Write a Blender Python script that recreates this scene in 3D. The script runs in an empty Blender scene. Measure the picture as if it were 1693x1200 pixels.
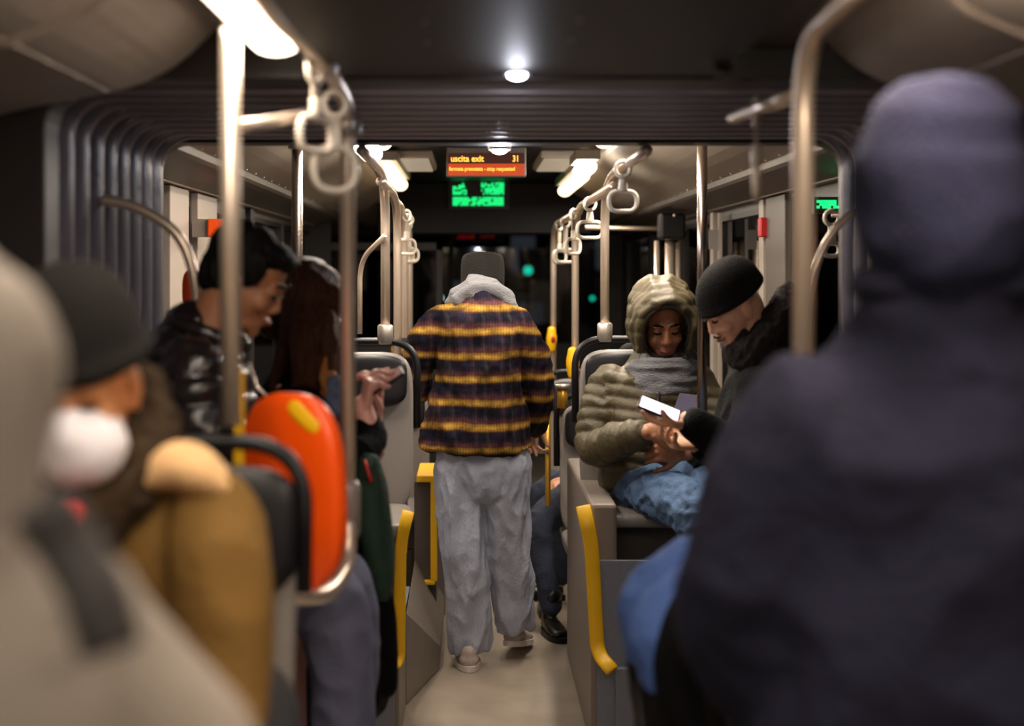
import bpy, bmesh, math, random
import numpy as np
from mathutils import Vector, Matrix, noise
random.seed(7)
SC = bpy.context.scene
COL = SC.collection
# ---------------------------------------------------------------- camera, light, exposure
F = 2351.4; VX, VY, H = 780.0, 450.0, 1.55        # focal length in px, vanishing point, eye height
XC = 0.083                                        # centre line of the bus
cd = bpy.data.cameras.new('camera'); cam = bpy.data.objects.new('camera', cd); COL.objects.link(cam)
cam.location = (0, 0, H); cam.rotation_euler = (math.pi/2, 0, 0)
cd.sensor_fit = 'HORIZONTAL'; cd.sensor_width = 36; cd.lens = 50
cd.shift_x = (846.5-VX)/1693; cd.shift_y = -(600-VY)/1693
cd.clip_start = 0.05; cd.clip_end = 300
cd.dof.use_dof = True; cd.dof.focus_distance = 5.35; cd.dof.aperture_fstop = 1.75
SC.camera = cam
w = bpy.data.worlds.new('night'); SC.world = w; w.use_nodes = True
w.node_tree.nodes['Background'].inputs[0].default_value = (0.012, 0.016, 0.028, 1)
w.node_tree.nodes['Background'].inputs[1].default_value = 0.25
SC.view_settings.view_transform = 'Standard'; SC.view_settings.look = 'None'
SC.view_settings.gamma = 1; SC.view_settings.exposure = 0.08
SC.cycles.max_bounces = 6; SC.cycles.use_denoising = True
SC.cycles.sample_clamp_indirect = 4

def P(px, py, Y): return Vector(((px-VX)*Y/F, Y, H-(py-VY)*Y/F))
def M(n, Y): return n*Y/F                          # n photo pixels at distance Y, in metres
def V(*a): return Vector(a)

# ---------------------------------------------------------------- materials
def lin(c):
    if isinstance(c, str):
        c = [int(c[i:i+2], 16)/255 for i in (0, 2, 4)]
    return tuple(x/12.92 if x <= .04045 else ((x+.055)/1.055)**2.4 for x in c)+(1,)
MATS = {}
def mat(name, col, rough=.5, metal=0, bump=0, bscale=60, var=0, vscale=8, emit=0, stretch=(1,1,1), sheen=0, spec=.5, coat=0):
    m = bpy.data.materials.new(name); m.use_nodes = True; MATS[name] = m
    nt = m.node_tree; b = nt.nodes['Principled BSDF']
    c = lin(col); b.inputs['Base Color'].default_value = c
    b.inputs['Roughness'].default_value = rough; b.inputs['Metallic'].default_value = metal
    b.inputs['Specular IOR Level'].default_value = spec
    b.inputs['Sheen Weight'].default_value = sheen
    b.inputs['Coat Weight'].default_value = coat
    tc = nt.nodes.new('ShaderNodeTexCoord'); mp = nt.nodes.new('ShaderNodeMapping')
    mp.inputs['Scale'].default_value = stretch
    nt.links.new(tc.outputs['Object'], mp.inputs[0])
    if var:
        n = nt.nodes.new('ShaderNodeTexNoise'); n.inputs['Scale'].default_value = vscale; n.inputs['Detail'].default_value = 5
        nt.links.new(mp.outputs[0], n.inputs['Vector'])
        mx = nt.nodes.new('ShaderNodeMix'); mx.data_type = 'RGBA'
        mx.inputs[6].default_value = tuple(x*(1-var) for x in c[:3])+(1,)
        mx.inputs[7].default_value = tuple(min(1, x*(1+var)) for x in c[:3])+(1,)
        nt.links.new(n.outputs['Fac'], mx.inputs[0]); nt.links.new(mx.outputs[2], b.inputs['Base Color'])
    if bump:
        n = nt.nodes.new('ShaderNodeTexNoise'); n.inputs['Scale'].default_value = bscale; n.inputs['Detail'].default_value = 4
        nt.links.new(mp.outputs[0], n.inputs['Vector'])
        bp = nt.nodes.new('ShaderNodeBump'); bp.inputs['Strength'].default_value = bump; bp.inputs['Distance'].default_value = .01
        nt.links.new(n.outputs['Fac'], bp.inputs['Height']); nt.links.new(bp.outputs[0], b.inputs['Normal'])
    if emit:
        b.inputs['Emission Color'].default_value = c; b.inputs['Emission Strength'].default_value = emit
    return m
steel = mat('brushed_steel', 'e2cfba', .32, .72, .03, 300, .06, 40)
steel_dim = mat('dark_steel', '8f8178', .24, 1, .02, 200)
steel_dk = mat('clamp_metal', 'b5ada2', .42, .8, .05, 200)
chrome_white = mat('strap_plastic', 'd9cdbb', .35, 0, 0)
web_m = mat('strap_webbing', 'bdb1a0', .8, 0, .3, 300)
ceil_dk = mat('ceiling_gloss_black', '100c0d', .5, 0, .02, 30, .15, 4, spec=.22)
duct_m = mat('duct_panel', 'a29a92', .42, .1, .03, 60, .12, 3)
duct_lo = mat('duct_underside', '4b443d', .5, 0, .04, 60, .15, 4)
duct_far = mat('far_duct_panel', '8f867a', .4, .1, .03, 60, .1, 3)
frame_blk = mat('frame_black', '17110f', .5, 0, .05, 80)
rubber = mat('bellows_rubber', '5b5964', .34, 0, .12, 90, .15, 14)
bellow_hilite = mat('bellows_edge_highlight', 'b4b0b4', .35, .5, .03, 100)
wall_m = mat('wall_laminate', '4d463f', .5, 0, .04, 80, .12, 5)
pillar_m = mat('pale_pillar', '94887d', .5, 0, .03, 60, .06, 6)
panel_m = mat('screen_panel', '776d64', .5, 0, .05, 120, .08, 10)
panel_bl = mat('speckled_grey_panel', '747884', .5, 0, .12, 240, .22, 160)
floor_m = mat('floor_vinyl', '9a8d7d', .34, 0, .08, 220, .42, 5)  # strong tone noise imitates darker patches and shadows on the floor
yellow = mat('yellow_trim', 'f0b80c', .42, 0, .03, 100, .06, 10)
black_p = mat('black_plastic', '0f0d10', .42, 0, .05, 120, spec=.3)
shell_m = mat('seat_shell_grey', '7d7670', .35, 0, .04, 90, .06, 8)
orange_m = mat('orange_seat', 'ff5606', .34, 0, .05, 140, .05, 8)
redbox = mat('red_plastic', 'a31214', .4)
skin = mat('skin', 'c08a68', .5, 0, .08, 120, .1, 25)
skin2 = mat('skin_tan', 'a06c4c', .5, 0, .08, 120, .12, 25)
skin_lit = mat('skin_fair', 'd8a585', .5, 0, .06, 120, .08, 25)
hair_m = mat('black_hair', '080605', .6, 0, .6, 60, .3, 50, stretch=(3, 3, .4), spec=.15)
hair_br = mat('brown_hair', '3c2010', .55, 0, .8, 60, .8, 30, stretch=(3, 3, .35), spec=.2)
knit_blk = mat('charcoal_knit', '1c1a18', .95, 0, .9, 170, .2, 60, spec=.15)
knit_navy = mat('navy_knit', '1f2033', .95, 0, .9, 120, .25, 40, spec=.15)
knit_gry = mat('grey_knit', '7d7d80', .95, 0, .9, 110, .2, 40, stretch=(1, 1, 3), spec=.15)
hoodgrey = mat('grey_jersey', '9b9793', .9, 0, .4, 120, .15, 15, spec=.15)
navy_coat = mat('navy_coat', '1b1b2a', .9, 0, .6, 90, .25, 9, spec=.15)
blk_coat = mat('black_wool_coat', '060505', .85, 0, .5, 110, .25, 12, spec=.15)
blk_hood = mat('black_fur_hood', '2a2523', .95, 0, 1, 90, .3, 50, spec=.15)
puffer_blk = mat('black_glossy_puffer', '1a1516', .26, 0, .35, 35, .2, 10)
olive = mat('olive_puffer', '473e26', .6, 0, .4, 45, .14, 14)
olive_rim = mat('olive_hood_lining', '2a241b', .8, 0, .4, 60)
brown_coat = mat('brown_suede_coat', '6b5026', .85, 0, .5, 60, .2, 8, spec=.15)
fur_m = mat('dark_brown_fur', '33271a', .95, 0, 1, 60, .5, 30, spec=.15)
beige_m = mat('beige_patch', 'cfa673', .9, 0, .6, 70, .08, 20)
mask_m = mat('white_face_mask', 'fbf6fb', .8, 0, .2, 60)
grey_coat = mat('light_grey_coat', '877e74', .9, 0, .5, 60, .12, 10, spec=.15)
strap_blk = mat('dark_bag_strap', '2e2927', .7, 0, .3, 60)
jeans_gr = mat('grey_denim', 'a6abbc', .85, 0, .5, 160, .16, 9, stretch=(1, 1, .4))
jeans_bl = mat('blue_denim', '506a8c', .85, 0, .5, 160, .38, 22, stretch=(1, 1, 2))
jeans_dk = mat('dark_denim', '262c3e', .85, 0, .5, 160, .2, 12)
jeans_gb = mat('greyblue_denim', '6a6d86', .85, 0, .5, 160, .18, 9)
blk_trou = mat('black_trousers', '15131a', .85, 0, .4, 100, .2, 10)
shoe_w = mat('pale_shoe', 'b3a39c', .6, 0, .2, 90, .15, 30)
sole_w = mat('white_sole', 'd0c6bd', .6)
leather = mat('black_leather', '14110f', .28, 0, .2, 60)
green_bag = mat('dark_green_canvas', '1f3a2a', .8, 0, .5, 80, .3, 14)
red_tag = mat('red_ribbon', 'd8232b', .6)
gold_m = mat('brass_yellow_metal', 'b98a2c', .35, .6)
asphalt = mat('asphalt', '1b1b1e', .8, 0, .3, 8, .3, 1)
facade = mat('dark_facade', '15171c', .9)
phone_case = mat('dark_phone_case', '241c38', .6, spec=.2)
pink_case = mat('pink_phone_case', 'd9a7a0', .4)
def em(name, col, s):
    m = bpy.data.materials.new(name); m.use_nodes = True; MATS[name] = m
    b = m.node_tree.nodes['Principled BSDF']; b.inputs['Base Color'].default_value = (.02, .02, .02, 1)
    b.inputs['Emission Color'].default_value = lin(col); b.inputs['Emission Strength'].default_value = s
    return m
lamp_warm = em('warm_tube_glow', 'ffe8cf', 6.5)
lamp_boost = em('boosted_tube_glow', 'ffe8cf', 85)  # for the added out-of-view strip, glow raised to brighten the right duct
lamp_dim = em('warm_tube_dim', 'ffdcae', 3)
lamp_cool = em('cool_spot_glow', 'eef0ff', 30)
lamp_far = em('far_tube_glow', 'fff3e2', 24)
hatch_glow = em('hatch_added_glow', 'ffe6c4', .32)  # self-glow that makes the roof hatch panels look lit, no lamp there
led_or = em('orange_led', 'ffa23a', 2.6)
led_bg = em('orange_led_field', 'e0480a', .75)
led_bg0 = em('dark_led_field', '4a1005', .5)
led_gr = em('green_led', '10e878', 1.5)
refl_red = em('red_reflection_glow', 'b01515', .35)
screen_w = em('lit_phone_screen', 'f4e8ff', 3.5)
tl_teal = em('teal_signal_light', '18d8b0', 4)
tl_white = em('white_headlight', 'd8f4ff', 12)
win_lit = em('dim_window_glow', '8a8f9c', .3)
win_lit2 = em('dim_warm_glow', '7a6a58', .25)

gl = bpy.data.materials.new('window_glass'); gl.use_nodes = True
nt = gl.node_tree; nt.nodes.clear()
o_ = nt.nodes.new('ShaderNodeOutputMaterial'); mx = nt.nodes.new('ShaderNodeMixShader')
tr = nt.nodes.new('ShaderNodeBsdfTransparent'); tr.inputs[0].default_value = (.45, .47, .48, 1)
gs = nt.nodes.new('ShaderNodeBsdfGlossy'); gs.inputs['Roughness'].default_value = .04
fr = nt.nodes.new('ShaderNodeFresnel'); fr.inputs[0].default_value = 1.5
nt.links.new(fr.outputs[0], mx.inputs[0]); nt.links.new(tr.outputs[0], mx.inputs[1]); nt.links.new(gs.outputs[0], mx.inputs[2]); nt.links.new(mx.outputs[0], o_.inputs[0])

def plaid_mat():
    m = bpy.data.materials.new('navy_yellow_plaid'); m.use_nodes = True
    nt = m.node_tree; b = nt.nodes['Principled BSDF']; L = nt.links.new
    b.inputs['Roughness'].default_value = .95; b.inputs['Specular IOR Level'].default_value = .15
    tc = nt.nodes.new('ShaderNodeTexCoord'); sp = nt.nodes.new('ShaderNodeSeparateXYZ')
    nz = nt.nodes.new('ShaderNodeTexNoise'); nz.inputs['Scale'].default_value = 5; nz.inputs['Detail'].default_value = 3
    L(tc.outputs['Object'], nz.inputs['Vector'])
    mixv = nt.nodes.new('ShaderNodeVectorMath'); mixv.operation = 'MULTIPLY_ADD'
    mixv.inputs[1].default_value = (.03, .03, .034)
    L(nz.outputs['Color'], mixv.inputs[0]); L(tc.outputs['Object'], mixv.inputs[2])
    L(mixv.outputs[0], sp.inputs[0])
    def math_(op, a, v=None, v2=None):
        n = nt.nodes.new('ShaderNodeMath'); n.operation = op
        for i, x in enumerate((a, v, v2)):
            if x is None: continue
            if hasattr(x, 'links'): L(x, n.inputs[i])
            else: n.inputs[i].default_value = x
        return n.outputs[0]
    def ramp(fac, stops):
        r = nt.nodes.new('ShaderNodeValToRGB'); e = r.color_ramp.elements
        while len(e) < len(stops): e.new(.5)
        for i, (p, c) in enumerate(stops): e[i].position = p; e[i].color = lin(c)
        L(fac, r.inputs[0]); return r.outputs[0]
    z = math_('FRACT', math_('MULTIPLY_ADD', sp.outputs['Z'], 1/.0913, PZ0))
    cz = ramp(z, [(0, '2a1c26'), (.10, '14131c'), (.24, '16182e'), (.36, '14131c'), (.43, '4a2a1c'), (.50, 'b0842e'), (.60, 'e0ae48'), (.70, 'bc8c30'), (.79, '6a3a34'), (1, '2a1c26')])
    x = math_('FRACT', math_('MULTIPLY', math_('ADD', sp.outputs['X'], math_('MULTIPLY', sp.outputs['Y'], .5)), 1/.12))
    cx = ramp(x, [(0, '3a2a36'), (.18, '1c1e3a'), (.32, '6a4a4a'), (.40, '202338'), (.6, '1a1a20'), (.72, '5a5552'), (.78, '241d2a'), (1, '3a2a36')])
    x2 = math_('FRACT', math_('MULTIPLY', sp.outputs['X'], 1/.011))
    th = math_('GREATER_THAN', x2, .55)
    wv = nt.nodes.new('ShaderNodeMix'); wv.data_type = 'RGBA'; wv.inputs[0].default_value = .27
    L(cz, wv.inputs[6]); L(cx, wv.inputs[7])
    wv2 = nt.nodes.new('ShaderNodeMix'); wv2.data_type = 'RGBA'; wv2.blend_type = 'MULTIPLY'
    L(math_('MULTIPLY', th, .35), wv2.inputs[0]); L(wv.outputs[2], wv2.inputs[6]); wv2.inputs[7].default_value = (.35, .35, .4, 1)
    nf = nt.nodes.new('ShaderNodeTexNoise'); nf.inputs['Scale'].default_value = 45; nf.inputs['Detail'].default_value = 4
    L(tc.outputs['Object'], nf.inputs['Vector'])
    wv3 = nt.nodes.new('ShaderNodeMix'); wv3.data_type = 'RGBA'; wv3.blend_type = 'MULTIPLY'; wv3.inputs[0].default_value = .75
    L(wv2.outputs[2], wv3.inputs[6]); nb = nt.nodes.new('ShaderNodeTexNoise'); nb.inputs['Scale'].default_value = 16; nb.inputs['Detail'].default_value = 3
    L(tc.outputs['Object'], nb.inputs['Vector'])
    L(ramp(math_('MULTIPLY_ADD', nb.outputs['Fac'], .75, math_('MULTIPLY', nf.outputs['Fac'], .25)), [(.36, '5a5650'), (.60, 'ffffff')]), wv3.inputs[7])
    L(wv3.outputs[2], b.inputs['Base Color'])
    bp = nt.nodes.new('ShaderNodeBump'); bp.inputs['Strength'].default_value = .5; bp.inputs['Distance'].default_value = .01
    L(nf.outputs['Fac'], bp.inputs['Height']); L(bp.outputs[0], b.inputs['Normal'])
    return m
PZ0 = .95

# ---------------------------------------------------------------- object helpers
def thing(name, label, cat, loc=(0, 0, 0), group=None):
    o = bpy.data.objects.new(name, None); COL.objects.link(o); o.location = loc
    o.empty_display_size = .1
    o['label'] = label; o['category'] = cat
    if group: o['group'] = group
    return o
def wloc(o):
    v = Vector(o.location)
    return v if not o.parent else v + wloc(o.parent)
def obj(name, bm, m, parent=None, smooth=False, bevel=0, label=None):
    me = bpy.data.meshes.new(name); bmesh.ops.recalc_face_normals(bm, faces=bm.faces[:]); 
    o = bpy.data.objects.new(name, me); COL.objects.link(o)
    if parent:
        d = wloc(parent); bmesh.ops.translate(bm, verts=bm.verts[:], vec=-d); o.parent = parent
    bm.to_mesh(me); bm.free()
    me.materials.append(m)
    if smooth: me.polygons.foreach_set('use_smooth', [True]*len(me.polygons))
    if bevel:
        md = o.modifiers.new('bevel', 'BEVEL'); md.width = bevel; md.segments = 2; md.limit_method = 'ANGLE'
    if label: o['label'] = label
    return o
def single(name, bm, m, label, cat, smooth=False, bevel=0, group=None):
    o = obj(name, bm, m, None, smooth, bevel); o['label'] = label; o['category'] = cat
    if group: o['group'] = group
    return o
def struct(name, bm, m, parent=None, smooth=False, bevel=0):
    o = obj(name, bm, m, parent, smooth, bevel)
    if not parent: o['kind'] = 'structure'
    return o
def dup(root, delta, label=None, group=None, rotz=0):
    r = root.copy(); COL.objects.link(r); r.location = Vector(root.location)+Vector(delta); r.rotation_euler.z += rotz
    if label: r['label'] = label
    if group: r['group'] = group
    for ch in list(root.children):
        c = ch.copy(); COL.objects.link(c); c.parent = r
        for g in list(ch.children):
            d = g.copy(); COL.objects.link(d); d.parent = c
    return r
def NB(): return bmesh.new()
def box(bm, x0, x1, y0, y1, z0, z1, rot=None, piv=None):
    vs = [bm.verts.new((x, y, z)) for x in (x0, x1) for y in (y0, y1) for z in (z0, z1)]
    for f in ((0, 1, 3, 2), (4, 6, 7, 5), (0, 4, 5, 1), (2, 3, 7, 6), (0, 2, 6, 4), (1, 5, 7, 3)):
        bm.faces.new([vs[i] for i in f])
    if rot is not None:
        c = piv if piv is not None else V((x0+x1)/2, (y0+y1)/2, (z0+z1)/2)
        for v in vs: v.co = c + rot @ (v.co-c)
    return bm
def prism(bm, pts, axis, a0, a1):
    """closed outline extruded along an axis; pts are the other two coordinates in x,y,z order"""
    def mk(p, a):
        return {'x': (a, p[0], p[1]), 'y': (p[0], a, p[1]), 'z': (p[0], p[1], a)}[axis]
    A = [bm.verts.new(mk(p, a0)) for p in pts]; B = [bm.verts.new(mk(p, a1)) for p in pts]
    n = len(pts); bm.faces.new(A); bm.faces.new(B[::-1])
    for i in range(n): bm.faces.new((A[i], A[(i+1) % n], B[(i+1) % n], B[i]))
    return bm
def fillet(pts, r, n=7, closed=False):
    pts = [Vector(p) for p in pts]; out = []; N = len(pts)
    for i, p in enumerate(pts):
        if not closed and i in (0, N-1): out.append(p); continue
        a, b = pts[(i-1) % N]-p, pts[(i+1) % N]-p
        d = min(r, a.length*.48, b.length*.48); pa = p+a.normalized()*d; pb = p+b.normalized()*d
        for k in range(n+1):
            t = k/n; out.append(pa*(1-t)**2+p*2*t*(1-t)+pb*t*t)
    return out
def tube(bm, pts, r, seg=12, closed=False, cap=True, flat=1.0):
    pts = [Vector(p) for p in pts]; N = len(pts); rings = []
    t0 = (pts[1]-pts[0]).normalized(); up = V(0, 0, 1) if abs(t0.z) < .9 else V(0, 1, 0)
    u = (up-t0*up.dot(t0)).normalized()
    for i, p in enumerate(pts):
        a = pts[(i-1) % N] if (closed or i) else p; b = pts[(i+1) % N] if (closed or i < N-1) else p
        t = (b-a).normalized(); u = (u-t*u.dot(t)).normalized(); v = t.cross(u)
        rr = r[i] if isinstance(r, (list, tuple)) else r
        rings.append([bm.verts.new(p+u*rr*math.cos(2*math.pi*k/seg)+v*rr*flat*math.sin(2*math.pi*k/seg)) for k in range(seg)])
    for i in range(N if closed else N-1):
        A, B = rings[i], rings[(i+1) % N]
        for k in range(seg): bm.faces.new((A[k], A[(k+1) % seg], B[(k+1) % seg], B[k]))
    if cap and not closed: bm.faces.new(rings[0][::-1]); bm.faces.new(rings[-1])
    return bm
def ball(bm, c, r, rot=None, u=16, v=10):
    r = (r, r, r) if isinstance(r, (int, float)) else r
    m = Matrix.Translation(Vector(c)) @ (rot.to_4x4() if rot is not None else Matrix.Identity(4)) @ Matrix.Diagonal((*r, 1))
    bmesh.ops.create_uvsphere(bm, u_segments=u, v_segments=v, radius=1, matrix=m); return bm
def cyl(bm, a, b, r, r2=None, seg=20):
    return tube(bm, [a, b], [r, r if r2 is None else r2], seg)
def catmull(pts, n=4):
    """pts: list of tuples of floats, smoothly resampled"""
    A = [np.array(p, float) for p in pts]; out = []
    if len(A) < 3: 
        return [A[0]+(A[1]-A[0])*t/n for t in range(n+1)]
    for i in range(len(A)-1):
        p0 = A[i-1] if i else 2*A[0]-A[1]; p1, p2 = A[i], A[i+1]; p3 = A[i+2] if i+2 < len(A) else 2*A[-1]-A[-2]
        for k in range(n):
            t = k/n
            out.append(.5*((2*p1)+(-p0+p2)*t+(2*p0-5*p1+4*p2-p3)*t*t+(-p0+3*p1-3*p2+p3)*t**3))
    out.append(A[-1]); return out
def loft(bm, rings, side=(1, 0, 0), seg=20, n=4, cap=.6, cap2=None):
    """rings: (centre, a, b); a = half width along side, b = the other way. Rounded ends"""
    R = catmull([(*Vector(c), a, b) for c, a, b in rings], n)
    side = Vector(side).normalized(); N = len(R); S = []
    C = [V(*r[:3]) for r in R]
    def frame(i):
        t = (C[min(i+1, N-1)]-C[max(i-1, 0)]).normalized(); u = (side-t*side.dot(t))
        if u.length < .05: u = V(0, 1, 0)-t*t.y
        u.normalize(); return t, u, t.cross(u)
    def ring(c, u, v, a, b): return [bm.verts.new(c+u*a*math.cos(2*math.pi*k/seg)+v*b*math.sin(2*math.pi*k/seg)) for k in range(seg)]
    t, u, v = frame(0); a, b = R[0][3:]; m = min(a, b)*cap
    for q in (85, 60, 30): q_ = math.radians(q); S.append(ring(C[0]-t*m*math.sin(q_), u, v, a*math.cos(q_), b*math.cos(q_)))
    for i in range(N): t, u, v = frame(i); S.append(ring(C[i], u, v, max(R[i][3], .003), max(R[i][4], .003)))
    a, b = R[-1][3:]; m = min(a, b)*(cap if cap2 is None else cap2)
    for q in (30, 60, 85): q_ = math.radians(q); S.append(ring(C[-1]+t*m*math.sin(q_), u, v, a*math.cos(q_), b*math.cos(q_)))
    for i in range(len(S)-1):
        A, B = S[i], S[i+1]
        for k in range(seg): bm.faces.new((A[k], A[(k+1) % seg], B[(k+1) % seg], B[k]))
    bm.faces.new(S[0][::-1]); bm.faces.new(S[-1]); return bm
def organic(name, bm, m, parent=None, vox=.008, smooth=6, disp=None, label=None):
    """fuse overlapping volumes into ONE continuous skin, soften, then displace for folds"""
    bmesh.ops.recalc_face_normals(bm, faces=bm.faces[:])
    me = bpy.data.meshes.new('tmp'); bm.to_mesh(me); bm.free()
    o = bpy.data.objects.new('tmp', me); COL.objects.link(o)
    r = o.modifiers.new('r', 'REMESH'); r.mode = 'VOXEL'; r.voxel_size = vox; r.use_smooth_shade = True
    if smooth: s = o.modifiers.new('s', 'SMOOTH'); s.factor = .5; s.iterations = smooth
    dg = bpy.context.evaluated_depsgraph_get(); dg.update()
    em_ = bpy.data.meshes.new_from_object(o.evaluated_get(dg)); bpy.data.objects.remove(o); bpy.data.meshes.remove(me)
    em_.name = name
    nv = len(em_.vertices); co = np.empty(nv*3); em_.vertices.foreach_get('co', co); co = co.reshape(-1, 3)
    if disp is not None:
        no = np.empty(nv*3); em_.vertices.foreach_get('normal', no); no = no.reshape(-1, 3)
        d = disp(co, no); co = co+no*d[:, None]
    if parent: co = co-np.array(wloc(parent))
    em_.vertices.foreach_set('co', co.ravel()); em_.update()
    em_.materials.clear(); em_.materials.append(m)
    em_.polygons.foreach_set('use_smooth', [True]*len(em_.polygons))
    o = bpy.data.objects.new(name, em_); COL.objects.link(o)
    if parent: o.parent = parent
    if label: o['label'] = label
    return o
def folds(amp=.006, sc=(9, 9, 9), seed=0, ridge=True):
    def f(co, no):
        out = np.empty(len(co))
        for i, c in enumerate(co):
            v = noise.noise(V(c[0]*sc[0]+seed, c[1]*sc[1], c[2]*sc[2])); 
            out[i] = (amp*(.6-2.2*abs(v)) if ridge else amp*v)
        return out
    return f
def quilt(segs, p=.06, amp=.008, fo=None):
    """quilted channels across the axis of the nearest limb segment (a, b, radius, s0)"""
    def f(co, no):
        best = np.full(len(co), 1e9); s = np.zeros(len(co))
        for a, b, r, s0 in segs:
            a = np.array(a); b = np.array(b); d = b-a; L = np.linalg.norm(d); d = d/L
            t = (co-a)@d; tc = np.clip(t, 0, L); dist = np.linalg.norm(co-a-tc[:, None]*d, axis=1)/r
            k = dist < best; best[k] = dist[k]; s[k] = (tc+s0)[k]
        out = amp*(np.abs(np.sin(np.pi*s/p))**.6-.6)
        if fo: out = out+fo(co, no)
        return out
    return f
def text_obj(name, s, m, parent, loc, size, align='LEFT', sx=1.0, th=.001):
    cu = bpy.data.curves.new('t', 'FONT'); cu.body = s; cu.size = size; cu.align_x = align; cu.extrude = th; cu.offset = size*.018
    o = bpy.data.objects.new('t', cu); COL.objects.link(o)
    dg = bpy.context.evaluated_depsgraph_get(); dg.update()
    me = bpy.data.meshes.new_from_object(o.evaluated_get(dg)); bpy.data.objects.remove(o)
    o = bpy.data.objects.new(name, me); COL.objects.link(o); me.materials.clear(); me.materials.append(m)
    me.transform(Matrix.Rotation(math.pi/2, 4, 'X') @ Matrix.Diagonal((sx, 1, 1, 1)))
    o.parent = parent; o.location = Vector(loc)-wloc(parent); return o
def mir(x): return 2*XC-x
# ================================================================ THE SETTING
WL, WR = -1.10, mir(-1.10)
struct('floor', box(NB(), WL, WR, -1.6, 12.2, -.06, 0), floor_m)
# --- near section ceiling
bm = NB(); box(bm, -.30, mir(-.30), -1.6, 2.76, 1.93, 1.97)
near_ceiling = struct('ceiling', bm, ceil_dk)
for (px, py) in ((703, 35), (958, 33), (944, 66), (706, 70)):
    Y = .38*F/(450-py); Y = min(Y, 2.6)
    struct('screw_head', ball(NB(), ((px-VX)*Y/F, Y, 1.93), (.005, .005, .002)), steel_dk, near_ceiling, True)
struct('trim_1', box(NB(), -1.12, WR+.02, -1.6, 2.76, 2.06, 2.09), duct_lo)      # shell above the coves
prof = [(-.42, 2.0), (-.47, 2.035), (-.503, 2.012), (-.573, 1.948), (-.678, 1.903), (-.889, 1.86), (-1.10, 1.80)]
def cov(pr, f=lambda x: x, top=2.06):
    P_ = [(f(x), z) for x, z in catmull(pr, 3)]
    return P_ + [(f(pr[-1][0]), top), (f(pr[0][0]), top)]
duct_l = struct('trim_2', prism(NB(), cov(prof), 'y', -1.6, 2.75), duct_m, smooth=False)
duct_r = struct('trim_3', prism(NB(), cov(prof, mir), 'y', -1.6, 2.75), duct_m, smooth=False)
def on_duct(x):       # height of the near duct's underside
    xs = [p[0] for p in prof][::-1]; zs = [p[1] for p in prof][::-1]; return float(np.interp(x, xs, zs))
for dct, f in ((duct_l, lambda x: x), (duct_r, mir)):
    for yy in (2.13, .9, -.3):                                # pale cross seam and rivets on the ducts
        struct('cross_seam', tube(NB(), [(f(x), yy, on_duct(x)-.002) for x in (-.50, -.573, -.678, -.78, -.889, -1.0)], .009), pillar_m, dct, True)
    struct('long_seam', box(NB(), f(-.70)-.003, f(-.70)+.003, -1.5, 2.74, on_duct(-.70)-.004, on_duct(-.70)+.01), duct_far, dct)
    for k in range(22):
        struct('rivet', ball(NB(), (f(-.70), 2.7-k*.18, on_duct(-.70)-.004), (.006, .006, .004), u=8, v=6), steel_dk, dct, True)
# shelves between the ceiling panel and the coves
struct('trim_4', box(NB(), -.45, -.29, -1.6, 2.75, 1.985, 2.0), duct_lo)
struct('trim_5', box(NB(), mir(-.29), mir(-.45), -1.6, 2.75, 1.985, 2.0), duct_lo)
# --- near walls with windows
def side_wall(name, x, out, y0, y1, wins, z0=.92, z1=1.78, wm=wall_m):
    s = 1 if out > 0 else -1; xa, xb = sorted((x, x+s*.05))
    bm = NB(); box(bm, xa, xb, y0, y1, 0, z0); box(bm, xa, xb, y0, y1, z1, 2.12)
    e = y0
    for a, b in wins+[(y1, y1)]:
        if a > e: box(bm, xa, xb, e, a, z0, z1)
        e = b
    return struct(name, bm, wm)
wl = side_wall('wall_left', WL, -1, -1.6, 2.76, [(-1.2, .2), (.35, 1.45), (1.6, 2.6)])
wr = side_wall('wall_right', WR, 1, -1.6, 2.76, [(-1.2, .2), (.35, 1.45), (1.6, 2.6)])
struct('wall_back', box(NB(), WL-.05, WR+.05, -1.66, -1.6, 0, 2.1), wall_m)
wn = [0]
def window(x, s, y0, y1, z0=.92, z1=1.78):
    wn[0] += 1
    o = struct('window_%d' % wn[0], box(NB(), min(x+s*.02, x+s*.028), max(x+s*.02, x+s*.028), y0, y1, z0, z1), gl)
    bm = NB(); a, b = sorted((x-s*.004, x+s*.03))
    for (p, q, r, t) in ((y0, y1, z0, z0+.025), (y0, y1, z1-.025, z1), (y0, y0+.025, z0+.025, z1-.025), (y1-.025, y1, z0+.025, z1-.025)):
        box(bm, a, b, p, q, r, t)
    struct('window_frame', bm, frame_blk, o)
for a, b in [(-1.2, .2), (.35, 1.45), (1.6, 2.6)]: window(WL, -1, a, b); window(WR, 1, a, b)
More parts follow.
